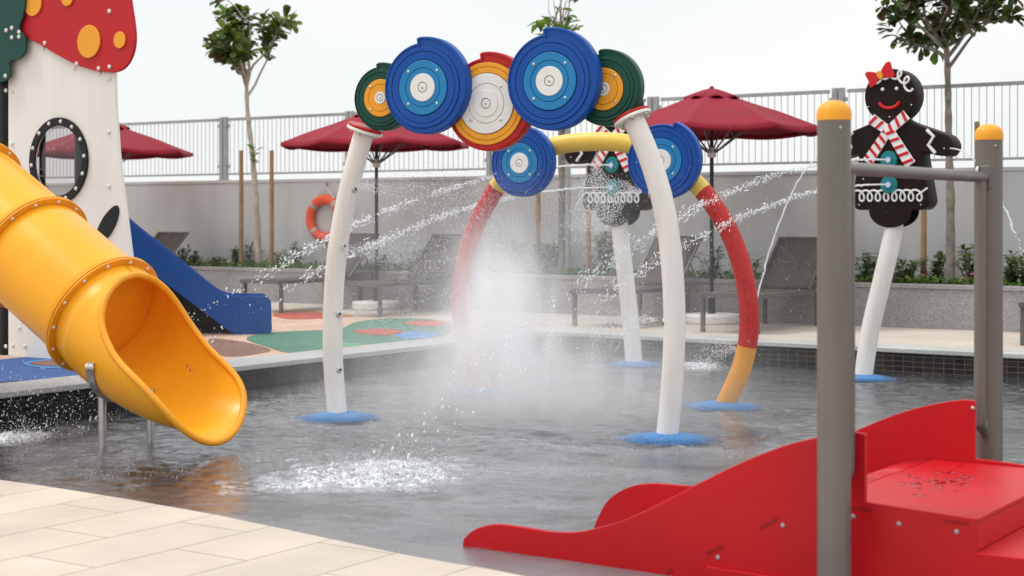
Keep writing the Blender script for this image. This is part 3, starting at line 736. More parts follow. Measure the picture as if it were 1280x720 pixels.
# ================================================================== ARCH OF DISCS (front)
cA = (Vector((-1.30*1.0, 11.86)), Vector((1.03, 10.71)))
A0 = on_z(423, 523, 0); A1 = on_z(833, 550, 0)
angA = math.atan2(A1.y-A0.y, A1.x-A0.x); orgA = (A0+A1)/2
def apx(px, py, off=0.0): return on_plane(px, py, orgA, angA, off)
arch = empty('water_arch', (orgA.x, orgA.y, 0), angA, 'front water arch of two leaning white poles carrying five coloured snail-shell discs', 'water arch')
def pole_path(pts, off=0.0): return [Vector((s, -off, z)) for s, z in (apx(x, y, off) for x, y in pts)]
lp_pts = [(423,526),(419,490),(416,440),(416.5,380),(421,320),(431,260),(444,205),(456,163)]
rp_pts = [(833,553),(838,505),(842,450),(843,390),(839,320),(829,255),(811,195),(791,148)]
for pts, side in ((lp_pts, 1), (rp_pts, -1)):
    path = catmull(pole_path(pts), 5)
    b = MB(); b.tube(path, .074, 24); po = b.build('pole', POLEW, arch)
    top, d = path[-1], (path[-1]-path[-2]).normalized()
    M = Matrix.Translation(top) @ d.to_track_quat('Z', 'Y').to_matrix().to_4x4()
    b = MB(); b.lathe([(.0,-.012), (.132,-.012), (.135,-.008), (.135,.006), (.132,.01), (0,.01)], 32, M=M); fl = b.build('flange', POLEW, arch)
    b = MB(); b.lathe([(.0,.011), (.128,.011), (.131,.015), (.131,.028), (.128,.032), (0,.032)], 32, M=M); b.build('flange', RINGRED, arch)
    for k in range(6):
        a = 2*PI*k/6+.3; bolt(fl, M @ Vector((.105*math.cos(a), .105*math.sin(a), -.012)), .016, axis=-d, m=STEEL, h=1.2)
    # nozzles on the inner side
    for y in ((232,310,389,465) if side == 1 else (238,400)):
        q = min(path, key=lambda v: abs(v.z - (H-(y-HOR)*(11.86 if side == 1 else 10.7)/F)))
        dirv = Vector((side*.93, -.36, 0)).normalized()
        b = MB(); M2 = Matrix.Translation(q+dirv*.070) @ dirv.to_track_quat('Z', 'Y').to_matrix().to_4x4()
        b.lathe([(.026,0), (.026,.008), (.02,.014), (.010,.014), (.007,.017), (0,.017)], 14, M=M2, mids=[0,0,0,1,1]); b.build('nozzle', [STEEL, GROOVE], po)
def spiral(r, n=120, step=.13, a0=R(97)):
    out = []
    for i in range(n):
        q = i/(n-1); a = a0 - 2*PI*q                    # clockwise from the notch
        e = max(0, 1-q/.72); rr = r*(1+step*e*e*(3-2*e))
        out.append((rr*math.cos(a), rr*math.sin(a)))
    return out
def offset_poly(p, d):
    return [(x*(1-d/math.hypot(x, y)), y*(1-d/math.hypot(x, y))) for x, y in p]
def ring_mesh(b, r0, r1, y, t, mi, n=72):
    """flat annular plate facing -y"""
    M = Matrix.Translation((0, y, 0)) @ Matrix.Rotation(R(90), 4, 'X')
    c = .003
    if r0 <= 0: b.lathe([(r1,0), (r1,t-c), (r1-c,t), (0,t)], n, mi, M)
    else: b.lathe([(r1,0), (r1,t-c), (r1-c,t), (r0+c,t), (r0,t-c), (r0,0)], n, mi, M)
def disc(parent, px, py, ry_px, off, cols, plate=None, name='snail_disc', T=.085, notch=R(97), Yd=11.4, roll=0.0, fit=apx, rings=(.61, .315)):
    s, z = fit(px, py, off); r = ry_px*Yd/F
    outer, mid, cen = cols
    d = bpy.data.objects.new(name, None)
    sp = spiral(r, a0=notch)
    plate = plate or outer; me = panel_mesh(name, [sp], T, [plate], 0, .008)
    o = link(name, me, parent); o.location = (s, -off, z); o.rotation_euler = (0, roll, 0)
    f = -T/2
    # raised rim that follows the spiral
    b = MB(); w = r*.055; inner = offset_poly(sp, w); k = len(sp); oo = offset_poly(sp, .009)
    vs = [(x, f-.007, y) for x, y in oo] + [(x, f-.007, y) for x, y in inner] + [(x, f+.002, y) for x, y in oo] + [(x, f+.002, y) for x, y in inner]
    fs = []
    for i in range(k-1): fs += [(i, i+1, k+i+1, k+i), (2*k+i, 2*k+i+1, i+1, i), (k+i, k+i+1, 3*k+i+1, 3*k+i)]
    b.add(vs, fs, 0, False); b.bar((oo[0][0], f-.003, oo[0][1]), (oo[-1][0]*.94, f-.003, oo[-1][1]*.94), w*.9, .012)
    b.build('rim', plate, o)
    # concentric outer rings with dark joints
    b = MB(); ring_mesh(b, 0, r*.905, f, .003, 1)
    ring_mesh(b, r*.80, r*.895, f-.003, .006, 0); ring_mesh(b, r*(rings[0]+.01), r*.79, f-.003, .006, 0)
    b.build('outer_ring', [outer, GROOVE], o)
    b = MB(); ring_mesh(b, 0, r*rings[0], f-.003, .003, 1); ring_mesh(b, r*.435, r*(rings[0]-.006), f-.006, .008, 0); ring_mesh(b, r*(rings[1]-.01), r*.425, f-.006, .008, 0)
    b.build('middle_ring', [mid, GROOVE], o)
    b = MB(); ring_mesh(b, 0, r*rings[1], f-.009, .004, 1); ring_mesh(b, r*.115, r*(rings[1]-.006), f-.012, .007, 0); ring_mesh(b, 0, r*.10, f-.012, .007, 0); ring_mesh(b, 0, r*.035, f-.018, .004, 2)
    b.build('centre_plate', [cen, GROOVE, STEEL], o)
    for k in range(4):
        a = R(45)+k*PI/2; bolt(o, (r*.51*math.cos(a), f-.0135, r*.51*math.sin(a)), .011, m=STEEL, h=.4)
    return o
BL, GR_, RD = (BLUE, LBLUE, WHITE), (GREEN, AMBER, WHITE), (AMBER, WHITE, WHITE)
disc(arch, 480, 123, 40.5, .0, GR_, rings=(.60,.2))
disc(arch, 533, 110, 56.5, .11, BL)
disc(arch, 612, 130, 57, .02, RD, plate=RINGRED, rings=(.66,.30))
disc(arch, 691, 102, 59, .13, BL, Yd=11.1)
disc(arch, 758, 112, 44.5, .0, GR_, Yd=10.95, rings=(.60,.2))
s1, z1 = apx(462, 150); s2, z2 = apx(788, 138)
ap = [(s1,.06,z1), apx(490,118)+(0,), apx(545,100)+(0,), apx(615,112)+(0,), apx(690,105)+(0,), apx(752,108)+(0,), (s2,.06,z2)]
ap = [Vector((q[0], .085, q[1])) if q[-1] == 0 else Vector(q) for q in ap]
b = MB(); b.tube(catmull(ap, 6), .05, 14); b.build('crossbar', POLEW, arch)
PADBLUE.node_tree.nodes['Principled BSDF'].inputs['Roughness'].default_value = .4
N = PADBLUE.node_tree.nodes; L = PADBLUE.node_tree.links
tc = N.new('ShaderNodeTexCoord'); ln = N.new('ShaderNodeVectorMath'); ln.operation = 'LENGTH'; L.new(tc.outputs['Object'], ln.inputs[0])
no = N.new('ShaderNodeTexNoise'); no.inputs['Scale'].default_value = 40; no.inputs['Detail'].default_value = 6; no.inputs['Roughness'].default_value = .75; L.new(tc.outputs['Object'], no.inputs['Vector'])
ad = N.new('ShaderNodeMath'); ad.operation = 'MULTIPLY_ADD'; L.new(no.outputs['Fac'], ad.inputs[0]); ad.inputs[1].default_value = .36; L.new(ln.outputs['Value'], ad.inputs[2])
al = N.new('ShaderNodeMapRange'); al.interpolation_type = 'SMOOTHSTEP'; al.inputs['From Min'].default_value = .31; al.inputs['From Max'].default_value = .54; al.inputs['To Min'].default_value = .92; al.inputs['To Max'].default_value = 0; L.new(ad.outputs[0], al.inputs['Value'])
tr = N.new('ShaderNodeBsdfTransparent'); mx = N.new('ShaderNodeMixShader'); L.new(al.outputs[0], mx.inputs[0]); L.new(tr.outputs[0], mx.inputs[1]); L.new(N['Principled BSDF'].outputs[0], mx.inputs[2]); L.new(mx.outputs[0], N['Material Output'].inputs['Surface'])
def pad(p, label, r=.30):
    b = MB(); b.lathe([(r*1.2,.0065), (r,.012), (r*.85,.019), (r*.65,.031), (r*.45,.042), (r*.3,.049), (0,.051)], 56)
    b.v = [(x, y, z + .006*mnoise.noise(Vector((x*11, y*11, p.x)))) for x, y, z in b.v]
    o = b.build('splash_pad', PADBLUE); o.location = (p.x, p.y, 0); tag(o, label, 'pole base', 'blue rubber bases of the water features')
pad(A0, 'blue rubber base under the left white pole of the disc arch', .29); pad(A1, 'blue rubber base under the right white pole of the disc arch', .31)

# ================================================================== RING ARCH (back)
Rr0 = on_z(612, 492, 0); Rr1 = on_z(903, 509, 0)
angR = math.atan2(Rr1.y-Rr0.y, Rr1.x-Rr0.x); orgR = (Rr0+Rr1)/2
def rpx(px, py, off=0.0): return on_plane(px, py, orgR, angR, off)
ring = empty('ring_arch', (orgR.x, orgR.y, 0), angR, 'round water arch painted orange, red and yellow with two blue snail-shell discs', 'water arch')
rpts = [(610,496),(592,460),(580,420),(576,375),(580,335),(590,295),(607,258),(632,220),(662,195),(700,181),(745,177),(790,181),(830,200),(868,228),(893,258),(914,295),(929,340),(936,385),(935,425),(925,465),(903,513)]
path = catmull([Vector((s, 0, z)) for s, z in (rpx(x, y) for x, y in rpts)], 5)
segs = [('leg', RINGORG, 0, 11), ('leg', RINGRED, 11, 33), ('top', RINGYEL, 33, 67), ('leg', RINGRED, 67, 91), ('leg', RINGORG, 91, 100)]
for nm, mm, i0, i1 in segs:
    b = MB(); b.tube(path[i0:i1+1], .077, 22); b.build('ring_section', mm, ring)
disc(ring, 653, 204, 41.5, .13, BL, Yd=13.1, fit=rpx); disc(ring, 829, 201, 46, .13, BL, Yd=12.6, fit=rpx, notch=R(68))
pad(Rr1, 'blue rubber base under the orange foot of the ring arch at right', .29); pad(Rr0, 'blue rubber base under the left foot of the ring arch, in the spray', .29)

# ================================================================== GINGERBREAD FIGURES
def gingerbread(base, centre_px, Yc, tilt_pts, label, bow, name='gingerbread_figure'):
    """base: pole foot (world); figure axis over centre_px at forward distance Yc"""
    ang = TH - 0 + 0.0
    angw = R(34-38)                                          # board's x axis in world
    cpos = cam2w((centre_px-640)/F*Yc, Yc)
    t = empty(name, (cpos.x, cpos.y, 0), angw, label, 'water figure', 'gingerbread water figures')
    T = .20
    half = [(.0,1.555,.0), (.33,1.555,.06), (.385,1.62,.08), (.30,2.08,.05), (.47,2.035,.05), (.56,2.03,.06), (.615,2.12,.07), (.565,2.215,.06), (.20,2.345,.05), (.125,2.385,.04), (.14,2.41,.03)]
    right = [(x, z, r) for x, z, r in half]
    left = [(-x, z, r) for x, z, r in reversed(half[1:])]
    body = round_poly(right[1:] + left, .03, 5)
    panel('body', [body], T, GINGER, t, T/2, .012)
    head = panel('head', [circle(0, 2.595, .25, .245, 56)], T-.004, GINGER, t, T/2, .012)
    f = 0.0
    pet = [(.205*math.cos(a), 1.56-.165*abs(math.sin(a))**.9) for a in [PI*i/24 for i in range(25)]]
    pet = [(-x, z) for x, z in pet] ; pet = pet[::-1]
    for yy in (.012, T-.02): panel('petal', [pet], .024, GINGER, t, yy, .004)
    # icing: hem loops
    b = MB(); pts = []
    nl = 8; N_ = nl*14
    for i in range(N_+1):
        q = i/N_; a = q*nl*2*PI
        pts.append(Vector((-.33+.64*q + .042*math.cos(a+PI), -.008 - .004*math.sin(a), 1.685 + .050*math.sin(a) + .02*q*0)))
    pts.append(Vector((.365, -.008, 1.75)))
    b.tube(pts, .0095, 8); b.build('icing', ICING, t)
    for sgn in (-1, 1):
        zz = [(.36*sgn,2.27), (.425*sgn,2.21), (.375*sgn,2.135), (.44*sgn,2.06)]
        b = MB(); b.tube([Vector((x, -.008, z)) for x, z in zz], .016, 8); b.build('icing', ICING, t)
    b = MB(); pts = []
    for i in range(70):                                      # hair curls along the top of the head
        q = i/69; a = q*5*2*PI; th = R(150)-R(140)*q
        pts.append(Vector((.195*math.cos(th)+.035*math.cos(a), -.008, 2.62+.175*math.sin(th)+.045*math.sin(a))))
    b.tube(pts, .0105, 8); b.build('icing', ICING, t)
    for sgn in (-1, 1): bolt(t, (sgn*.068, .0, 2.655), .017, m=ICING, name='eye')
    b = MB(); pts = []
    for i in range(16):
        a = R(200)+R(140)*i/15; pts.append(Vector((.105*math.cos(a), -.006, 2.565+.085*math.sin(a))))
    b.tube(pts, .0155, 8); b.build('mouth', REDTRIM, t)
    # scarf: crossed white bands with red stripes
    def band(p0, p1, w0, w1, y, nst, ph):
        d = Vector((p1[0]-p0[0], p1[1]-p0[1])); n_ = Vector((-d.y, d.x)).normalized()
        A, B_ = Vector(p0), Vector(p1)
        o = panel('scarf', [[A+n_*w0/2, A-n_*w0/2, B_-n_*w1/2, B_+n_*w1/2]], .016, ICING, t, y, .003)
        for k in range(nst):
            q = (k+ph)/nst; c = A.lerp(B_, q); wd = (w0+(w1-w0)*q)*.5*.94; e = d.normalized()*.014; sk = d.normalized()*.012
            panel('stripe', [[c+n_*wd-e+sk, c-n_*wd-e-sk, c-n_*wd+e-sk, c+n_*wd+e+sk]], .006, REDTRIM, o, y-.0115, .0015)
    band((-.175,2.39), (.02,2.255), .10, .085, -.008, 3, .3); band((.175,2.415), (-.02,2.255), .10, .085, -.024, 3, .3)
    band((0,2.29), (-.215,1.99), .085, .105, -.009, 5, .5); band((0,2.29), (.215,1.96), .085, .105, -.026, 5, .5)
    for z in (2.01, 1.785):
        M = Matrix.Translation((0, 0, z)) @ Matrix.Rotation(R(90), 4, 'X')
        b = MB(); b.lathe([(.082,0), (.082,.018), (.074,.028), (.04,.028), (.04,.034), (.024,.036), (.022,.03), (0,.03)], 28, M=M, mids=[0,0,0,1,1,2,2]); b.build('button', [TEAL, LBLUE, ICING], t)
    for x, z in ((-.21,2.5), (.21,2.5), (-.3,1.6), (.3,1.6), (.26,1.84), (-.26,1.84), (.24,2.0), (0,2.40), (.52,2.1), (-.52,2.1)): bolt(t, (x, 0, z), .0085, m=STEEL, h=.5)
    if bow:
        bw = empty('bow', (-.085, -.012, 2.785)); bw.parent = t; bw.rotation_euler = (0, R(-22), 0)
        for sgn in (-1, 1):
            lp_ = catmull([Vector((.01*sgn,.02)), Vector((.085*sgn,.075)), Vector((.13*sgn,.072)), Vector((.125*sgn,0)), Vector((.13*sgn,-.062)), Vector((.085*sgn,-.065)), Vector((.01*sgn,-.02))], 5, True)
            lp_ = lp_ if sgn < 0 else lp_
            panel('loop', [lp_], .024, REDTRIM, bw, 0, .004)
        panel('knot', [circle(0, 0, .027, .042, 20)], .034, AMBER, bw, -.004, .006)
    # leaning pole
    iz = Matrix.Rotation(-angw, 3, 'Z'); bl = iz @ (Vector((base.x, base.y, 0))-Vector((cpos.x, cpos.y, 0)))
    path = [Vector((bl.x, bl.y, -.03))] + [Vector((bl.x*(1-q) + bend, bl.y*(1-q)+T/2*q, z)) for q, bend, z in tilt_pts] + [Vector((0, T/2, 1.62))]
    b = MB(); b.tube(catmull(path, 6), .085, 22); b.build('pole', POLEW, t)
    return t, cpos, angw
b1 = on_z(1078, 474, 0)
G1, g1p, gang = gingerbread(b1, 1112, 14.55, [(.25,.0,.45), (.62,.01,.95), (.93,.01,1.35)], 'dark brown gingerbread figure with red bow and striped scarf spraying water, at right', True)
b2 = on_z(793, 457, 0)
G2, g2p, _ = gingerbread(b2, 766, 16.05, [(.25,.0,.45), (.6,.0,.95), (.9,.0,1.35)], 'dark gingerbread figure half hidden behind the disc arch and yellow ring', False)
pad(b1, 'blue rubber base under the gingerbread figure with the red bow', .29); pad(b2, 'blue rubber base under the half hidden gingerbread figure', .31)

# ================================================================== MUSHROOM HOUSE
VH = 9.57
def hp(px, py, off=0.0): 
    p = on_v(px, py, VH-off); return (p.x, p.z)
hx0 = hp(90, 445)[0]
house = empty('play_tower', (hx0, VH, ZD), 0, 'white mushroom house play tower with red spotted cap and round window', 'play tower')
def hl(pxs, off=0.0): return [(x-hx0, z-ZD) for x, z in (hp(a, b_, off) for a, b_ in pxs)]
wc = hl([(76,201)])[0]
wp = hl([(12,-60),(140,-60),(145,90),(146,130),(150,190),(157,250),(166,322),(176,380),(184,436)])
wp_l = [(wp[0][0], .0)] + wp + [(wp[-1][0], .0)]
leafh = catmull([Vector(q) for q in hl([(124,289),(133,270),(146,257),(151,262),(148,278),(138,296),(128,299)])], 6, True)
panel('front_panel', [catmull([Vector(q) for q in wp_l[:2]], 2) + [Vector(q) for q in wp_l[2:]], circle(wc[0], wc[1], .335, n=64)], .03, WHITE, house, 0, .004)
fr = panel('window_frame', [circle(wc[0], wc[1], .385, n=64), circle(wc[0], wc[1], .312, n=64)], .022, BLACK, house, -.027, .004)
for k in range(14):
    a = 2*PI*k/14+.1; bolt(fr, (wc[0]+.35*math.cos(a), -.038, wc[1]+.35*math.sin(a)), .018)
gm = bpy.data.materials.new('window_glazing'); gm.use_nodes = True
N = gm.node_tree.nodes; L = gm.node_tree.links; N.remove(N['Principled BSDF'])
tr = N.new('ShaderNodeBsdfTransparent'); tr.inputs['Color'].default_value = (.80, .78, .78, 1); gl = N.new('ShaderNodeBsdfGlossy'); gl.inputs['Roughness'].default_value = .03
df = N.new('ShaderNodeBsdfDiffuse'); df.inputs['Color'].default_value = (.7,.7,.7,1)
no = N.new('ShaderNodeTexNoise'); no.inputs['Scale'].default_value = 45; cr = N.new('ShaderNodeValToRGB'); cr.color_ramp.elements[0].position = .62; cr.color_ramp.elements[1].position = .75; cr.color_ramp.elements[1].color = (.25,.25,.25,1)
L.new(no.outputs['Fac'], cr.inputs['Fac'])
m1 = N.new('ShaderNodeMixShader'); m2 = N.new('ShaderNodeMixShader')
m1.inputs[0].default_value = .05; L.new(tr.outputs[0], m1.inputs[1]); L.new(gl.outputs[0], m1.inputs[2])
L.new(cr.outputs['Color'], m2.inputs[0]); L.new(m1.outputs[0], m2.inputs[1]); L.new(df.outputs[0], m2.inputs[2]); L.new(m2.outputs[0], N['Material Output'].inputs['Surface'])
panel('window_pane', [circle(wc[0], wc[1], .33, n=48)], .006, gm, house, .004, .001)
lf = panel('leaf_panel', [leafh], .012, BLACK, house, -.022, .003)
q = hl([(130,297)])[0]; bolt(lf, (q[0], -.028, q[1]), .02)
cap_px = [(12,44),(33,47),(52,56),(72,68),(95,80),(115,87),(131,90),(148,90),(160,82),(168,66),(170.5,45),(167,15),(160,-20),(142,-62),(105,-100),(55,-118),(5,-104),(-30,-70),(-45,-20),(-30,30)]
cap = panel('cap', [catmull([Vector(q) for q in hl(cap_px, .03)], 6, True)], .03, REDCAP, house, -.034, .005)
for px, py, rx in ((112,52,21.0), (150.5,50,10.5), (42,4,17), (85,-3,11), (118,-45,13), (20,-55,18)):
    c = hl([(px, py)], .05)[0]; k = 13.75/F; panel('spot', [circle(c[0], c[1], rx*k, n=44)], .014, AMBER, cap, -.0575, .004)
bush_px = [(-70,-30),(24,-24),(33,-4),(31,18),(26,36),(33,46),(34,62),(27,73),(14,78),(15,92),(9,101),(-12,104),(-40,96),(-70,104)]
bush = panel('bush_panel', [catmull([Vector(q) for q in hl(bush_px, .07)], 6, True)], .022, BUSH, house, -.078, .005)
for px, py in ((8,38),(15,35),(24,40),(15,47),(24,46),(7,95)):
    c = hl([(px, py)], .09)[0]; bolt(bush, (c[0], -.09, c[1]), .02)
for px, py, y in [(136,98,-.016),(136,165,-.016),(136,233,-.016),(54,60,-.016),(93,85,-.016),(124,91.5,-.016),(15,114,-.016),(15,180,-.016),(16,432,-.016),(24,410,-.016),(31,433,-.016),(7,433,-.016),(7,376,-.016),(7,113,-.016)]:
    c = hl([(px, py)], .02)[0]; bolt(house, (c[0], y, c[1]), .02)
for px, py in [(56,54),(96,80),(123.5,85.5),(137,83.5),(137,14)]:
    c = hl([(px, py)], .05)[0]; bolt(cap, (c[0], -.05, c[1]), .02)
xl = hl([(4,300)])[0][0]; xr = hl([(168,300)])[0][0]
xi = on_v(53, 200, VH+.75).x-hx0; xj = on_v(36, 200, VH+1.2).x-hx0
for x, y, rr_ in ((xl-.02, .055, .058), (xi, .75, .03), (xj, 1.2, .07), (xl-1.5, .6, .058), (xl-1.5, 2.2, .058)):
    b = MB(); b.tube([(x,y,.001), (x,y,3.3)], rr_, 16); b.build('tower_post', BLACK, house)
b = MB(); b.box((xl-1.6, .02, .001), (xl-.08, .05, 3.0)); b.build('side_panel', BLACK, house, bevel=.004)
b = MB(); b.box((xl-1.6, .08, 1.05), (xj, 1.3, 1.11)); b.build('platform', BLACK, house, bevel=.004)
# ================================================================== YELLOW TUBE SLIDE
VS = 7.31
tf2 = on_v(130, 393, VS); tf1 = on_v(42, 316, VS)
d0 = (tf2-tf1).normalized(); RT = .385
slide = empty('tube_slide', (tf2.x, VS, 0), 0, 'big yellow tube slide with an open scooped end over the water', 'slide')
O = Vector((tf2.x, VS, 0))
def tube_sec(p0, p1, name='tube_section'):
    b = MB(); n = 56; k = 10; p0, p1 = p0-O, p1-O; d = (p1-p0).normalized(); nn = Vector((-d.z, 0, d.x)); nn = nn if nn.z > 0 else -nn; sv = Vector((0,1,0))
    vs = []
    for i in range(k+1):
        c = p0.lerp(p1, i/k)
        for j in range(n):
            a = 2*PI*j/n; vs.append(c + (nn*math.cos(a)+sv*math.sin(a))*RT)
    b.add(vs, [(i*n+j, i*n+(j+1) % n, (i+1)*n+(j+1) % n, (i+1)*n+j) for i in range(k) for j in range(n)], 0, True)
    o = b.build(name, YEL, slide); s = o.modifiers.new('s', 'SOLIDIFY'); s.thickness = .012; s.offset = -1
def flange(c, d):
    M = Matrix.Translation(c-O) @ d.to_track_quat('Z', 'Y').to_matrix().to_4x4()
    b = MB(); r1, r0 = RT+.055, RT-.004
    for z0_ in (-.018, .003):
        b.lathe([(r0,z0_), (r1-.004,z0_), (r1,z0_+.003), (r1,z0_+.012), (r1-.004,z0_+.015), (r0,z0_+.015)], 72, M=M)
    o = b.build('flange', YEL_TRIM, slide)
    for k in range(14):
        a = 2*PI*k/14+.15; bolt(o, M @ Vector(((RT+.028)*math.cos(a), (RT+.028)*math.sin(a), .018)), .013, axis=d, h=.45)
        bolt(o, M @ Vector(((RT+.028)*math.cos(a), (RT+.028)*math.sin(a), -.018)), .013, axis=-d, h=.45)
SL = (tf2-tf1).length
for k in range(4): 
    tube_sec(tf2-d0*SL*(k+1)+d0*.003, tf2-d0*SL*k-d0*.003)
    flange(tf2-d0*SL*k, d0)
# scooped exit: straight, then flattening; opening angle shrinks from a full ring to a rounded lip
KEY = [(0,180),(.13,180),(.15,158),(.20,141),(.28,126),(.38,113),(.50,103),(.62,94),(.74,88),(.86,80),(.95,70),(1.02,58),(1.08,42),(1.12,25),(1.14,8)]
def phi(s):
    for (a, pa), (b_, pb) in zip(KEY, KEY[1:]):
        if s <= b_: q = (s-a)/(b_-a); return pa+(pb-pa)*q
    return KEY[-1][1]
pit0 = math.atan2(-d0.z, math.hypot(d0.x, d0.y))
S_ = [0,.03,.06,.09,.12,.13] + [.13+.0025*i for i in range(1,13)] + [.16+i*.02 for i in range(1,46)] + [1.06+i*.008 for i in range(1,11)]
c = tf2-O; ps = 0; rows = []
for s in S_:
    pitch_ = pit0 + (R(5)-pit0)*max(0, min(1, (s-.2)/.75))**1.1
    c = c + Vector((math.cos(pitch_), 0, -math.sin(pitch_)))*(s-ps); ps = s
    d = Vector((math.cos(pitch_), 0, -math.sin(pitch_))); nn = Vector((math.sin(pitch_), 0, math.cos(pitch_)))
    f = R(phi(s)); wide = 1+.055*max(0, min(1, (s-.03)/.12))+.03*max(0, min(1, (s-.5)/.5)); drop = -.05*max(0, (s-.98)/.16)**2
    rows.append([c + nn*drop + (-nn*math.cos(a) + Vector((0,1,0))*math.sin(a)*wide)*RT for a in [(-f + 2*f*j/56) for j in range(57)]])
b = MB(); vs = [p for r_ in rows for p in r_]
b.add(vs, [(i*57+j, i*57+j+1, (i+1)*57+j+1, (i+1)*57+j) for i in range(len(rows)-1) for j in range(56)], 0, True)
o = b.build('chute', YEL, slide, sharp=80); sd = o.modifiers.new('s', 'SOLIDIFY'); sd.thickness = .014; sd.offset = 0
i0 = 5
edge_l = [rows[i][0] for i in range(i0, len(rows))]; edge_r = [rows[i][-1] for i in range(i0, len(rows))]
tip = [rows[-1][j] for j in range(4, 56, 6)]
lip = edge_l[::-1][::-1] + tip + edge_r[::-1]
# resample the lip evenly
def resample(P, n):
    Ls = [0]
    for a, b_ in zip(P, P[1:]): Ls.append(Ls[-1]+(b_-a).length)
    out = []; j = 0
    for i in range(n):
        t_ = Ls[-1]*i/(n-1)
        while j < len(P)-2 and Ls[j+1] < t_: j += 1
        q = (t_-Ls[j])/max(1e-9, Ls[j+1]-Ls[j]); out.append(P[j].lerp(P[j+1], min(1, q)))
    return out
lp2 = resample(lip, 170)
for _ in range(10): lp2 = [lp2[0]] + [(lp2[i-1]+lp2[i]*2+lp2[i+1])/4 for i in range(1, len(lp2)-1)] + [lp2[-1]]
b = MB(); b.tube(lp2 + [lp2[0]], .022, 12); b.build('lip', YEL_TRIM, slide)
ci_ = [i for i, q_ in enumerate(S_) if abs(q_-.50) < .011][0]
for dk in (0, 2):
    pq, pn = rows[ci_+dk][47], rows[ci_+dk][28]; bolt(slide, pq + Vector((0,-.009,0)), .010, axis=Vector((0,-1,.25)), m=STEEL, h=.4)
# steel cradle and legs
cs = [i for i, s in enumerate(S_) if abs(s-.42) < .011][0]
for sgn, e in ((-1, 0), (1, -1)):
    q = [rows[cs][j]*1.0 for j in (range(8, 29) if sgn < 0 else range(48, 27, -1))]
    cen = (rows[cs][28]); ctr = Vector((cen.x, 0, cen.z)) + Vector((math.sin(R(14)), 0, math.cos(R(14))))*RT
    out_ = [ctr + (p-ctr)*1.035 for p in q]
    b = MB()
    vs = []
    for p in out_:
        n_ = (p-ctr).normalized(); vs += [p + Vector((-.035,0,0)), p + Vector((.035,0,0)), p + n_*.009 + Vector((.035,0,0)), p + n_*.009 + Vector((-.035,0,0))]
    k = len(out_); fs = [(i*4+a, i*4+(a+1) % 4, (i+1)*4+(a+1) % 4, (i+1)*4+a) for i in range(k-1) for a in range(4)] + [(0,3,2,1), ((k-1)*4, (k-1)*4+1, (k-1)*4+2, (k-1)*4+3)]
    b.add(vs, fs); st = b.build('cradle', STEEL, slide, bevel=.002)
    n_ = (out_[1]-ctr).normalized(); bolt(st, out_[1]+n_*.01+Vector((-.016,0,0)), .02, axis=n_); bolt(st, out_[1]+n_*.01+Vector((.02,0,.0)), .02, axis=n_)
    x = out_[-1].x + (-.06 if sgn < 0 else .06); zt_ = out_[-1].z + .06
    b = MB(); b.tube([(x, sgn*.155, -.2), (x, sgn*.155, out_[12].z+.02)], .028, 14); b.build('leg', STEEL, slide)

# ================================================================== BLUE SLIDE
BO = on_z(300, 418, ZD); BA = TH+math.atan(.19); bx = 0
def bp_(px, py): return on_plane(px, py, BO, BA)
bs = empty('toddler_slide', (BO.x, BO.y, ZD), BA, 'small blue slide with solid side boards beside the mushroom house', 'slide')
pp = [(x-bx, z-ZD) for x, z in (bp_(*q) for q in [(120,238),(168,281),(220,322),(262,356),(277,367),(292,370),(333,370),(339,376),(340,418),(292,418),(168,325),(120,288)])]
for k_ in (9, 8): pp[k_] = (pp[k_][0], .002)
pr = round_poly(pp, .05, 4)
panel('side_panel', [pr], .025, SLIDEBLUE, bs, 0, .004); panel('side_panel', [pr], .025, SLIDEBLUE, bs, .62, .004)
b = MB(); k = len(pp)
lowp = [pp[11], pp[10], pp[9]]
b.add([(lowp[0][0], .02, lowp[0][1]+.12), (lowp[0][0], .6, lowp[0][1]+.12), (lowp[2][0]-.05, .6, .09), (lowp[2][0]-.05, .02, .09), (pp[8][0]-.02, .6, .07), (pp[8][0]-.02, .02, .07)], [(0,3,2,1), (3,5,4,2)])
o = b.build('slide_bed', SLIDEBLUE, bs); o.modifiers.new('s', 'SOLIDIFY').thickness = .02
b = MB(); b.add([(pp[11][0], .3, .002), (pp[9][0]-.02, .3, .002), (pp[11][0], .3, pp[11][1])], [(0,1,2)])  # black triangle stands in for the shadow beneath the slide bed
o = b.build('underside_shade', BLACK, bs); o.modifiers.new('s', 'SOLIDIFY').thickness = .03

# ================================================================== RED SLIDE WITH GREY POSTS
VN, VF = 5.92, 7.25
ox = on_v(1083, 632, VN).x
rs = empty('red_slide', (ox, (VN+VF)/2, 0), 0, 'wide red slide with low side boards, step platform and wet top in the foreground', 'slide')
Rn = (VN-VF)/2
def nl_(pxs, v=VN): return [Vector((q.x-ox, q.z)) for q in (on_v(x, y, v) for x, y in pxs)]
top_curve = catmull(nl_([(581,673),(592,663),(607,657),(625,655),(655,658.5),(690,664),(722,664.5),(750,659),(785,648),(830,627),(880,601),(930,577),(975,559),(1015,548),(1050,541.5),(1070,540)]), 5)
px_end = nl_([(1083,544)])[0]; pl_near = nl_([(1083,633)])[0]; pl_corner = nl_([(1222,650)])[0]
ZP = .372
st1 = -.02
xr1 = pl_corner.x; 
outline = [Vector((q.x, max(q.y, .02))) for q in top_curve] + [Vector((px_end.x-.006, px_end.y+.006)), px_end] 
tall = [Vector((px_end.x, ZP+.02)), Vector((xr1+.0, ZP+.0)), Vector((xr1, .245)), Vector((xr1+.34, .245)), Vector((xr1+.34, .115)), Vector((xr1+.7, .115)), Vector((xr1+.7, -.02)), Vector((outline[0].x-.01, -.02))]
side = [tuple(q) for q in outline] + [tuple(q) for q in tall]
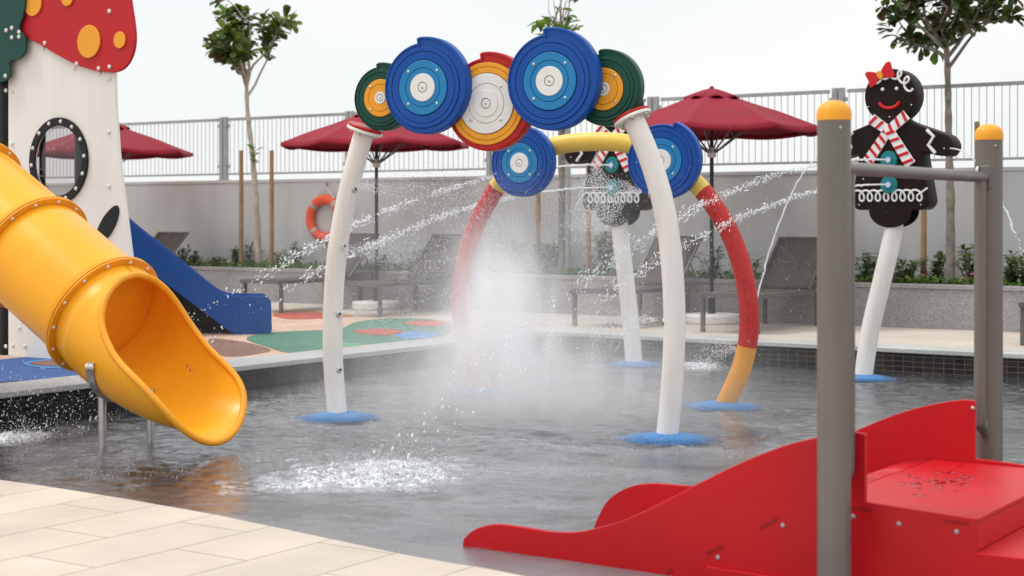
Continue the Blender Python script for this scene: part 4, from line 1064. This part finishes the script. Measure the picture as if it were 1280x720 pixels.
short = [tuple(q) for q in outline] + [(px_end.x, ZP-.02), (px_end.x, -.02), (outline[0].x-.01, -.02)]
npn = panel('side_panel', [side], .022, RED, rs, Rn, .004)
farc = [q for q in outline if q.x > -.62]
farl = [(-1.02,-.02), (-1.01,.06), (-.95,.17), (-.84,.27), (-.72, farc[0].y-.05)] + [tuple(q) for q in farc] + [tuple(q) for q in tall[:-1]]
fpn = panel('side_panel', [farl], .022, RED, rs, -Rn, .004)
# middle divider, rounded at the low end
VM = 6.6
md = catmull(nl_([(742,664),(749,645),(762,624),(785,609.5),(813,604),(852,606.5)], VM), 6)
ml = md[-1]; md = [tuple(q) for q in md] + [(ml.x+.3, ml.y+.02), (ml.x+.75, ml.y+.10), (-.2, ZP-.03), (-.2, -.02), (md[0].x, -.02)]
panel('divider', [md], .022, RED, rs, VM-(VN+VF)/2, .004)
# sliding bed between the boards
b = MB(); prof = [(-.20, ZP), (-.30, ZP-.01), (-.45, ZP-.055), (-.90, .18), (-1.25, .07), (-1.42, .04), (-1.50, .028)]
prof = [(q.x, q.y) for q in catmull([Vector(q) for q in prof], 5)]
k = len(prof); vs = [(x, y, z) for x, z in prof for y in (Rn+.012, VM-(VN+VF)/2-.012)]
b.add(vs, [(2*i, 2*i+1, 2*i+3, 2*i+2) for i in range(k-1)], 0, True); o = b.build('slide_bed', RED, rs); o.modifiers.new('s', 'SOLIDIFY').thickness = .018
prof = [(q.x, q.y) for q in catmull([Vector(q) for q in [(-.20, ZP), (-.30, ZP-.01), (-.42, ZP-.06), (-.70, .16), (-.86, .06), (-1.0, .03)]], 5)]
k = len(prof); vs = [(x, y, z) for x, z in prof for y in (VM-(VN+VF)/2+.012, -Rn-.012)]
b = MB(); b.add(vs, [(2*i, 2*i+1, 2*i+3, 2*i+2) for i in range(k-1)], 0, True); o = b.build('slide_bed', RED, rs); o.modifiers.new('s', 'SOLIDIFY').thickness = .018
b = MB(); b.box((-.198, Rn+.012, ZP-.02), (xr1, -Rn-.012, ZP)); b.build('platform', RED, rs, bevel=.004)
b = MB(); b.box((xr1-.02, Rn+.012, .247), (xr1-.002, -Rn-.012, ZP-.022)); b.box((xr1-.02, Rn+.012, .225), (xr1+.34, -Rn-.012, .245))
b.box((xr1+.32, Rn+.012, .117), (xr1+.338, -Rn-.012, .223)); b.box((xr1+.32, Rn+.012, .095), (xr1+.70, -Rn-.012, .115)); b.build('steps', RED, rs, bevel=.003)
for px, py in ((1068,645),(1125,654),(1197,664),(980,656),(899,696),(896,714)):
    q = nl_([(px, py)])[0]; bolt(npn, (q.x, Rn-.0112, q.y), .009, m=GALV, h=.3)
for px, py in ((1217,510),):
    q = nl_([(px, py)], VF)[0]; bolt(fpn, (q.x, -Rn-.0115, q.y), .010, m=STEEL, h=.35)
# slot openings routed in the near board
SLOT = mat('slot_edge_red', (.30, .006, .009), .6)
for x0, y0, x1, y1 in ((951,659,973,648), (884,691,906,681), (1060,632.5,1092,637), (1180,650,1212,653.5), (833,716,842,711)):
    a, b_ = nl_([(x0, y0), (x1, y1)]); d = (b_-a).normalized(); n_ = Vector((-d.y, d.x))*.0065
    panel('slot', [[a+n_, a-n_, b_-n_, b_+n_]], .003, SLOT, npn, Rn-.0118, .0008)
lp_ = nl_([(886,706),(975,720),(1035,728),(1035,780),(886,762)]); panel('foot_board', [[tuple(q) for q in lp_]], .02, RED, rs, Rn-.022, .004)
# puddles on the platform
rnd = random.Random(4); b = MB()
for i in range(46):
    cx, cy = rnd.gauss(.03,.075), rnd.gauss(.05,.22); 
    if not (-.17 < cx < xr1-.04): continue
    r0 = rnd.uniform(.006,.024); n = 12; el = rnd.uniform(.6,2.6)
    vs = [(p_.x, p_.y, 0) for p_ in catmull([Vector((cx+r0*math.cos(2*PI*j/6)*rnd.uniform(.7,1.2)/el**.3, cy+el*r0*math.sin(2*PI*j/6)*rnd.uniform(.7,1.2))) for j in range(6)], 4, True)]; n = len(vs)
    vs += [(cx+(x-cx)*.7, cy+(y-cy)*.7, .0025) for x, y, _ in vs]
    b.add(vs, [(j, (j+1) % n, n+(j+1) % n, n+j) for j in range(n)] + [tuple(range(n, 2*n))], 0, True)
PUD = mat('water_puddle_film', (.33, .004, .008), .06, spec=.5)
o = b.build('puddles', PUD); o.location = (ox, (VN+VF)/2, ZP+.0008); o['kind'] = 'stuff'; o['label'] = 'small water puddles on the red platform'
UP = -2.40
def post(v, zt, label):
    t = empty('play_post', (UP, v, 0), 0, label, 'post', 'grey posts of the red slide')
    b = MB(); n = 40; prof = []
    for j in range(n):
        a = 2*PI*j/n; rr = .064
        prof.append((rr*math.cos(a), rr*math.sin(a)))
    b.tube([(0,0,-.1), (0,0,zt-.066)], .064, 40); b.build('shaft', POST, t)
    b = MB(); b.lathe([(.066,zt-.07), (.067,zt-.045), (.066,zt-.04)] + [(.066*math.cos(a), zt-.04+.048*math.sin(a)) for a in (R(15), R(30), R(45), R(60), R(75))] + [(0, zt+.008)], 36); b.build('cap', AMBER, t)
    bolt(t, (.045, -.0455, zt-.10), .006, m=STEEL)
    return t
p1 = post(5.76, 1.935, 'near grey round post with yellow dome cap in front of the red slide')
p2 = post(7.66, 1.935, 'far grey round post with yellow dome cap at the right edge of the red slide')
hr = empty('handrail', (UP, 6.71, 0), 0, 'grey tubular handrail joining the two capped posts above the red platform', 'handrail')
ZB = 1.685
b = MB(); b.tube([(0,-.885,ZB), (0,.885,ZB)], .026, 20); b.build('crossbar', POST, hr)
for y, sgn in ((-.885, -1), (.885, 1)):
    b = MB(); b.box((-.03, y-.005 if sgn > 0 else y-.035, ZB-.06), (.03, y+.035 if sgn > 0 else y+.005, ZB+.06)); bk = b.build('bracket', POST, hr, bevel=.01)
    bolt(bk, (-.031, y+.0*sgn, ZB+.035), .019, axis=Vector((-1,-.3,0))); 
    yy = y - sgn*.07
    b = MB(); pts = [(0, yy, ZB-.02), (0, yy, .60), (0, yy+sgn*.02, .52), (0, yy+sgn*.07, .47)]; b.tube(catmull(pts, 4), .028, 16); b.build('upright', POST, hr)

# ================================================================== WATER: jets, sprays, foam, mist
GN = Vector((math.sin(gang), -math.cos(gang), 0)); GX = Vector((math.cos(gang), math.sin(gang), 0))
def gpt(c, s, z, y=0.0): return Vector((c.x, c.y, 0)) + GX*s - GN*y + Vector((0,0,z))
def jet(p0, hd, rng, label, seed, n=1050, spread=1.0, thin=False, solid=.22, tmax=1.0, dmin=.35):
    r_ = random.Random(seed); b = MB(); z0 = p0.z
    T_ = 1.0
    def pos(f): return Vector((p0.x+hd.x*rng*f, p0.y+hd.y*rng*f, z0*(1-f*f)))
    # coherent part near the nozzle
    k = 40; pts = [pos(solid*i/(k-1)) + Vector((r_.gauss(0,.006*i/k) if thin else 0, 0, r_.gauss(0,.006*i/k))) for i in range(k)]
    sb = MB(); sb.tube(pts, [(.008 if not thin else .0062)*(1+.35*math.sin(i*1.9)*i/k+.2*r_.random()) for i in range(k)], 6)
    # breaks into strands and drops; clumps give the ragged look
    f = solid*.9
    while f < tmax:
        if not thin and mnoise.noise(Vector((f*38, seed*3.1, 0))) < -.26-.15*r_.random() and f > solid*1.2: f += .004; continue
        cl = r_.gauss(0,1); cnt = (r_.choice((1,2,2,3,4)) if f < .68 else r_.choice((0,0,1,1))) if not thin else 1
        grow_ = (f-solid*.6)
        for _ in range(cnt):
            sp = .006+.048*max(0, grow_)*spread*(.3 if thin else 1)
            ff = f + r_.gauss(0,.004)
            q = pos(max(0,min(tmax, ff))) + Vector((r_.gauss(0,sp), r_.gauss(0,sp), r_.gauss(0,sp*1.0)+.3*sp*cl))
            if q.z < .004: continue
            if not thin and r_.random() < .07 and f < .7:
                q0 = q; sg = [q0]; L_ = r_.uniform(.004,.012)
                for _k in range(5):
                    nxt = pos(min(1.2, ff+L_*(_k+1)/5))-pos(max(0,ff)); sg.append(q0+nxt+Vector((r_.gauss(0,.003), r_.gauss(0,.003), r_.gauss(0,.004))))
                w_ = r_.uniform(.0015,.004); b.tube(sg, [w_*k_ for k_ in (.4,1,1.2,.8,1.1,.3)], 5)
                continue
            tan = (pos(min(1.2, f+.01))-pos(f)).normalized()
            rr = r_.choice((.002,.003,.003,.004,.005,.006,.008,.011)) * (.65 if thin else 1)*(1 if grow_ > .1 else .9)
            b.oct(q, rr, tan*rr*r_.uniform(.4,2.6))
        f += r_.uniform(.25,1.0)*tmax/n*1.7
    o = sb.build('water_jet', DROP); dr = b.build('drops', DROP, o); dr['kind'] = 'stuff'; return tag(o, label, 'water jet', 'jets from the gingerbread figures')
JR = 6.6
jd = cam2w(-.614, -.789).normalized()
jet(gpt(g1p, 0, 2.01, -.03), jd, JR*1.06, 'upper water jet from the gingerbread figure with the bow, arcing left', 1, spread=.9, tmax=.98)
jet(gpt(g1p, 0, 1.785, -.03), jd, JR, 'lower water jet from the gingerbread figure with the bow, landing in the foreground foam', 2, spread=.9)
jet(gpt(g2p, 0, 2.01, -.03), jd, JR*1.04, 'upper water jet from the half hidden gingerbread figure, arcing left', 3, spread=.75)
jet(gpt(g2p, 0, 1.785, -.03), jd, JR*.98, 'lower water jet from the half hidden gingerbread figure, landing left of the tube slide', 4, spread=.75)
jet(gpt(g1p, .575, 2.10), GX, .98, 'thin water stream falling right of the figure with the bow', 5, n=320, thin=True, solid=.6)
jet(gpt(g1p, -.575, 2.10), -GX, .98, 'thin water stream falling left past the near grey post', 6, n=320, thin=True, solid=.82)

def cone_spray(p0, d, L, half, n, seed, label, r0=.0022, r1=.0045, grav=.25):
    r_ = random.Random(seed); b = MB(); d = d.normalized(); x = d.cross(Vector((.2,.1,.9))).normalized(); y = d.cross(x)
    for i in range(n):
        q = r_.random()**.7; a = r_.uniform(0, 2*PI); w = math.tan(half)*q*L*math.sqrt(r_.random())
        p = p0 + d*(q*L) + (x*math.cos(a)+y*math.sin(a))*w - Vector((0,0,grav*q*q*L))
        if p.z < .005: continue
        b.oct(p, r_.uniform(r0, r1))
    o = b.build('water_spray', SPRAY); o['kind'] = 'stuff'; o['label'] = label; return o
def aw(s, z, y=0): return Vector((orgA.x, orgA.y, 0)) + Matrix.Rotation(angA, 3, 'Z') @ Vector((s, y, z))
def aworld(px, py): s, z = apx(px, py); return aw(s, z, -.06)
xa = Matrix.Rotation(angA, 3, 'Z') @ Vector((1,0,0)); ya = Matrix.Rotation(angA, 3, 'Z') @ Vector((0,1,0))
cone_spray(aworld(446,232), xa*.9+ya*.3, 1.1, R(20), 3000, 11, 'fan of spray from the upper nozzle of the left white pole')
cone_spray(aworld(430,310), xa*.9+ya*.3, 1.0, R(20), 2600, 12, 'fan of spray from the middle nozzle of the left white pole')
cone_spray(aworld(427,389), xa*.9+ya*.4, .7, R(22), 900, 13, 'faint spray from the lower nozzle of the left white pole')
cone_spray(aworld(806,238), -xa*.9+ya*.45, .75, R(24), 2600, 14, 'fan of spray from the upper nozzle of the right white pole')
cone_spray(aworld(826,400), -xa*.9+ya*.4, .7, R(20), 1200, 15, 'faint spray from the lower nozzle of the right white pole')
def rw(px, py): s, z = rpx(px, py); return Vector((orgR.x, orgR.y, 0)) + Matrix.Rotation(angR, 3, 'Z') @ Vector((s, -.02, z))
cone_spray(rw(747,189), Vector((0,0,-1)), .65, R(24), 2600, 16, 'spray falling from the yellow top of the ring arch', grav=0)
cone_spray(rw(925,436), -xa*.9+ya*.2, .35, R(28), 900, 17, 'small burst of spray at the red leg of the ring arch')
cone_spray(rw(607,268), xa*.3+Vector((0,0,-.8)), .8, R(26), 1500, 18, 'spray falling from the left shoulder of the ring arch')

# loose droplets drifting across the middle of the pool
r_ = random.Random(77); b = MB()
for i in range(7500):
    px = r_.gauss(640,135); py = r_.uniform(200,500) if r_.random() < .6 else r_.gauss(390,70); Y = r_.uniform(11.0,15.5)
    z = H-(py-HOR)*Y/F
    if z < .01 or z > 2.0: continue
    b.oct(cam2w((px-640)/F*Y, Y, z), r_.choice((.0018,.002,.0025,.003,.0035,.005)))
for i in range(700):                                         # splashes left, around the tube slide
    px = r_.gauss(40,60); py = r_.gauss(500,26); Y = r_.uniform(10.6,11.6); z = H-(py-HOR)*Y/F
    if z > .005 and z < .8: b.oct(cam2w((px-640)/F*Y, Y, z), r_.choice((.002,.003,.004,.007)))
for i in range(700):                                         # right side drizzle
    px = r_.gauss(900,80); py = r_.gauss(330,70); Y = r_.uniform(13.5,16); z = H-(py-HOR)*Y/F
    if z > .01: b.oct(cam2w((px-640)/F*Y, Y, z), r_.choice((.002,.003,.004)))
for i in range(15000):                                       # tiny crowns where the drizzle hits the surface
    px = r_.uniform(0, 1280); py = 440+240*r_.random()**1.25; p = on_z(px, py, 0)
    if not (UL+.1 < p.x < .5 and 4.9 < p.y < VB-.1): continue
    w_ = mnoise.noise(Vector((p.x*1.1, p.y*1.1, 2.2)))+.55*math.exp(-((px-640)/260)**2)+.35*math.exp(-((px-120)/130)**2)-(.75 if py > 600 else 0)
    if r_.random() > w_+.15: continue
    b.oct(p + Vector((0,0,.006)), r_.uniform(.0018,.0035), Vector((0,0,1))*r_.uniform(.002,.012))
o = b.build('droplets', SPRAY); o['kind'] = 'stuff'; o['label'] = 'loose water droplets drifting over the pool'

def foam(cpx, cpy, Lx, Ly, seed, label, rot=0.0, n=900, hgt=.05, ndrop=500, tail=0.0):
    c = on_z(cpx, cpy, 0); r_ = random.Random(seed)
    b = MB(); nx, ny = 190, 150; vs = []; X = cam2w(math.cos(rot), math.sin(rot)); Yv = cam2w(-math.sin(rot), math.cos(rot))
    for i in range(nx+1):
        for j in range(ny+1):
            a, q = (i/nx*2-1), (j/ny*2-1)
            a2 = (a-.25)/(.75 if a > .25 else 1.25); d = math.sqrt(a2*a2+q*q)
            m_ = max(0, 1-d)
            P = (a*Lx, q*Ly); p = c + X*P[0] + Yv*P[1]
            t_ = mnoise.noise(Vector((P[0]*5.0+P[1]*2, P[1]*13, seed))) + .6*mnoise.noise(Vector((P[0]*13, P[1]*17, seed+2)))
            t2 = mnoise.noise(Vector((P[0]*34, P[1]*40, seed+5))); t3 = mnoise.noise(Vector((P[0]*80, P[1]*85, seed+9)))
            z = hgt*(m_**.7*(.50+.95*t_+.75*t2+.45*t3) - .40)
            vs.append((p.x, p.y, z + wave(p.x, p.y)))
    lim = -.003
    b.add(vs, [(i*(ny+1)+j, (i+1)*(ny+1)+j, (i+1)*(ny+1)+j+1, i*(ny+1)+j+1) for i in range(nx) for j in range(ny)
               if max(vs[i*(ny+1)+j][2], vs[(i+1)*(ny+1)+j+1][2], vs[(i+1)*(ny+1)+j][2]) > lim-.008], 0, True)
    for i in range(n):
        a, q = r_.gauss(.15,.36), r_.gauss(0,.34); p = c + X*(a*Lx) + Yv*(q*Ly)
        b.oct(Vector((p.x, p.y, abs(r_.gauss(0,.02)))), r_.choice((.002,.003,.003,.004,.006)))
    for i in range(ndrop):
        a, q = r_.gauss(.3,.28), r_.gauss(0,.25); p = c + X*(a*Lx) + Yv*(q*Ly); b.oct(Vector((p.x, p.y, abs(r_.gauss(0,.075)))), r_.uniform(.002,.0045))
    o = b.build('foam', FOAM); o['kind'] = 'stuff'; o['label'] = label; return o
FOAM = mat('white_foam', (.80, .81, .83), .4, var=.06, vscale=30, bump=.4, bscale=80)
N = FOAM.node_tree.nodes; L = FOAM.node_tree.links
tc = N.new('ShaderNodeTexCoord'); no = N.new('ShaderNodeTexNoise'); no.inputs['Scale'].default_value = 22; no.inputs['Detail'].default_value = 6; no.inputs['Roughness'].default_value = .7; no.inputs['Distortion'].default_value = 1.2
L.new(tc.outputs['Object'], no.inputs['Vector']); mr = N.new('ShaderNodeMapRange'); mr.inputs['From Min'].default_value = .40; mr.inputs['From Max'].default_value = .58; mr.inputs['To Min'].default_value = .10; mr.inputs['To Max'].default_value = .92
L.new(no.outputs['Fac'], mr.inputs['Value']); tr = N.new('ShaderNodeBsdfTransparent'); mx = N.new('ShaderNodeMixShader'); L.new(mr.outputs['Result'], mx.inputs[0])
L.new(tr.outputs[0], mx.inputs[1]); L.new(N['Principled BSDF'].outputs[0], mx.inputs[2]); L.new(mx.outputs[0], N['Material Output'].inputs['Surface'])
foam(455, 592, .66, .66, 3, 'white foam where a jet lands in the foreground water', .1, 900, .044, 1500)
foam(392, 606, .55, .22, 4, 'streak of white foam trailing left of the foreground splash', .12, 250, .030, 60)
foam(868, 457, .34, .5, 5, 'white foam near the far gingerbread pole base', 0, 200, .03, 160)
foam(15, 546, .28, .35, 8, 'white foam at the left edge where a jet lands', 0, 400, .05, 300)

# mist plume: heterogeneous scattering volume
def mist_obj():
    cx = cam2w((628-640)/F*12.4, 12.4)
    b = MB(); b.box((-2.6, -2.0, .012), (2.9, 2.4, 2.15)); o = b.build('water_mist', mist_mat()); o.location = (cx.x, cx.y, 0); o.rotation_euler = (0,0,TH)
    o['kind'] = 'stuff'; o['label'] = 'white spray mist rising from the middle of the pool'; return o
def mist_mat():
    m = bpy.data.materials.new('spray_mist'); m.use_nodes = True; nt = m.node_tree; N = nt.nodes; L = nt.links
    N.remove(N['Principled BSDF']); out = N['Material Output']
    pv = N.new('ShaderNodeVolumePrincipled'); pv.inputs['Color'].default_value = (.982, .984, 1.0, 1); pv.inputs['Anisotropy'].default_value = .1
    tc = N.new('ShaderNodeTexCoord'); sx = N.new('ShaderNodeSeparateXYZ'); L.new(tc.outputs['Object'], sx.inputs['Vector'])
    def mth(op, *a):
        k = N.new('ShaderNodeMath'); k.operation = op
        for i, x in enumerate(a):
            if isinstance(x, (int, float)): k.inputs[i].default_value = x
            else: L.new(x, k.inputs[i])
        return k.outputs[0]
    x, y, z = sx.outputs[0], sx.outputs[1], sx.outputs[2]
    def gauss(cx, cy, sxx, syy):
        a = mth('DIVIDE', mth('SUBTRACT', x, cx), sxx); c = mth('DIVIDE', mth('SUBTRACT', y, cy), syy)
        return mth('EXPONENT', mth('MULTIPLY', mth('ADD', mth('MULTIPLY', a, a), mth('MULTIPLY', c, c)), -1.0))
    def fade(lo, hi):          # 1 below lo, 0 above hi
        k = N.new('ShaderNodeMapRange'); k.interpolation_type = 'SMOOTHSTEP'; k.inputs['From Min'].default_value = lo; k.inputs['From Max'].default_value = hi
        k.inputs['To Min'].default_value = 1; k.inputs['To Max'].default_value = 0; L.new(z, k.inputs['Value']); return k.outputs['Result']
    # column widens downwards: sigma = .34 - .11 z
    sg = mth('SUBTRACT', .43, mth('MULTIPLY', z, .14))
    ax = mth('DIVIDE', mth('SUBTRACT', x, mth('MULTIPLY', z, -.02)), sg); ay = mth('DIVIDE', y, mth('MULTIPLY', sg, 1.3))
    col = mth('EXPONENT', mth('MULTIPLY', mth('ADD', mth('MULTIPLY', ax, ax), mth('MULTIPLY', ay, ay)), -1.0))
    kf = N.new('ShaderNodeMapRange'); kf.interpolation_type = 'SMOOTHSTEP'; kf.inputs['From Min'].default_value = 0; kf.inputs['From Max'].default_value = .5
    kf.inputs['To Min'].default_value = .22; kf.inputs['To Max'].default_value = 1; L.new(z, kf.inputs['Value'])
    col = mth('MULTIPLY', col, mth('MULTIPLY', mth('MULTIPLY', fade(.6, 1.7), kf.outputs['Result']), 4.6))
    low = mth('MULTIPLY', gauss(.20, -.25, 1.1, 1.3), mth('MULTIPLY', fade(.0, .85), .62))
    wide = mth('MULTIPLY', gauss(.05, .2, 1.35, 1.1), mth('MULTIPLY', fade(.9, 2.05), .16))
    no = N.new('ShaderNodeTexNoise'); no.inputs['Scale'].default_value = 3.6; no.inputs['Detail'].default_value = 6; no.inputs['Distortion'].default_value = .6
    mp = N.new('ShaderNodeMapping'); mp.inputs['Scale'].default_value = (1.3, 1, .55); L.new(tc.outputs['Object'], mp.inputs['Vector']); L.new(mp.outputs[0], no.inputs['Vector'])
    mr = N.new('ShaderNodeMapRange'); mr.inputs['From Min'].default_value = .32; mr.inputs['From Max'].default_value = .68; mr.inputs['To Min'].default_value = .12; mr.inputs['To Max'].default_value = 1.75
    L.new(no.outputs['Fac'], mr.inputs['Value'])
    L.new(mth('MULTIPLY', mth('ADD', col, mth('ADD', low, wide)), mr.outputs['Result']), pv.inputs['Density'])
    L.new(pv.outputs[0], out.inputs['Volume']); return m
mist_obj()

# ================================================================== LIGHT, SKY, CAMERA
SUN_EL, SUN_AZ = R(58), R(205)          # azimuth of the sun's direction, counter-clockwise from +x
sd = Vector((math.cos(SUN_EL)*math.cos(SUN_AZ), math.cos(SUN_EL)*math.sin(SUN_AZ), math.sin(SUN_EL)))
la = bpy.data.lights.new('sun', 'SUN'); la.energy = 1.3; la.angle = R(14); la.color = (1, .965, .92)
lo = bpy.data.objects.new('sun', la); COL.objects.link(lo); lo.rotation_euler = sd.to_track_quat('Z', 'Y').to_euler(); lo.location = (0,0,30)
wd = bpy.data.worlds.new('World'); scene.world = wd; wd.use_nodes = True
N = wd.node_tree.nodes; L = wd.node_tree.links; bg = N['Background']; bg.inputs['Strength'].default_value = .1
sk = N.new('ShaderNodeTexSky'); sk.sky_type = 'NISHITA'; sk.sun_disc = False; sk.sun_elevation = SUN_EL; sk.sun_rotation = PI/2-SUN_AZ
sk.air_density = 1.0; sk.dust_density = 2.5
tc = N.new('ShaderNodeTexCoord'); mp = N.new('ShaderNodeMapping'); mp.inputs['Scale'].default_value = (1, 1, 2.6)
L.new(tc.outputs['Generated'], mp.inputs['Vector'])
no = N.new('ShaderNodeTexNoise'); no.inputs['Scale'].default_value = 2.2; no.inputs['Detail'].default_value = 5; no.inputs['Roughness'].default_value = .5; L.new(mp.outputs[0], no.inputs['Vector'])
cr = N.new('ShaderNodeValToRGB'); cr.color_ramp.elements[0].position = .3; cr.color_ramp.elements[1].position = .68
cr.color_ramp.elements[0].color = (9.0, 9.35, 9.6, 1); cr.color_ramp.elements[1].color = (10.4, 10.3, 10.0, 1)
L.new(no.outputs['Fac'], cr.inputs['Fac'])
mx = N.new('ShaderNodeMix'); mx.data_type = 'RGBA'; mx.inputs['Factor'].default_value = .92
L.new(sk.outputs[0], mx.inputs[6]); L.new(cr.outputs[0], mx.inputs[7])
sxx = N.new('ShaderNodeSeparateXYZ'); L.new(tc.outputs['Generated'], sxx.inputs[0])
el = N.new('ShaderNodeMapRange'); el.interpolation_type = 'SMOOTHSTEP'; el.inputs['From Min'].default_value = .12; el.inputs['From Max'].default_value = .9
el.inputs['To Min'].default_value = 1.0; el.inputs['To Max'].default_value = 1.7; L.new(sxx.outputs[2], el.inputs['Value'])
m9 = N.new('ShaderNodeMix'); m9.data_type = 'RGBA'; m9.blend_type = 'MULTIPLY'; m9.inputs['Factor'].default_value = 1; m9.clamp_result = False
L.new(mx.outputs[2], m9.inputs[6]); L.new(el.outputs[0], m9.inputs[7]); L.new(m9.outputs[2], bg.inputs['Color'])
cd = bpy.data.cameras.new('camera'); co = bpy.data.objects.new('camera', cd); COL.objects.link(co)
cd.sensor_width = 36; cd.lens = F/1280*36; cd.shift_y = -(360-HOR)/1280; cd.clip_end = 1500; cd.clip_start = .1
co.location = (0, 0, H); co.rotation_euler = (R(90), 0, TH); scene.camera = co
cd.dof.use_dof = True; cd.dof.focus_distance = 11; cd.dof.aperture_fstop = 2.9
scene.view_settings.view_transform = 'Standard'; scene.view_settings.look = 'None'; scene.view_settings.exposure = 0.05; scene.view_settings.gamma = 1
scene.view_settings.use_curve_mapping = False
scene.cycles.volume_step_rate = 1.0; scene.cycles.volume_max_steps = 128; scene.cycles.volume_bounces = 8
scene.cycles.max_bounces = 12; scene.cycles.transparent_max_bounces = 24; scene.cycles.use_denoising = True
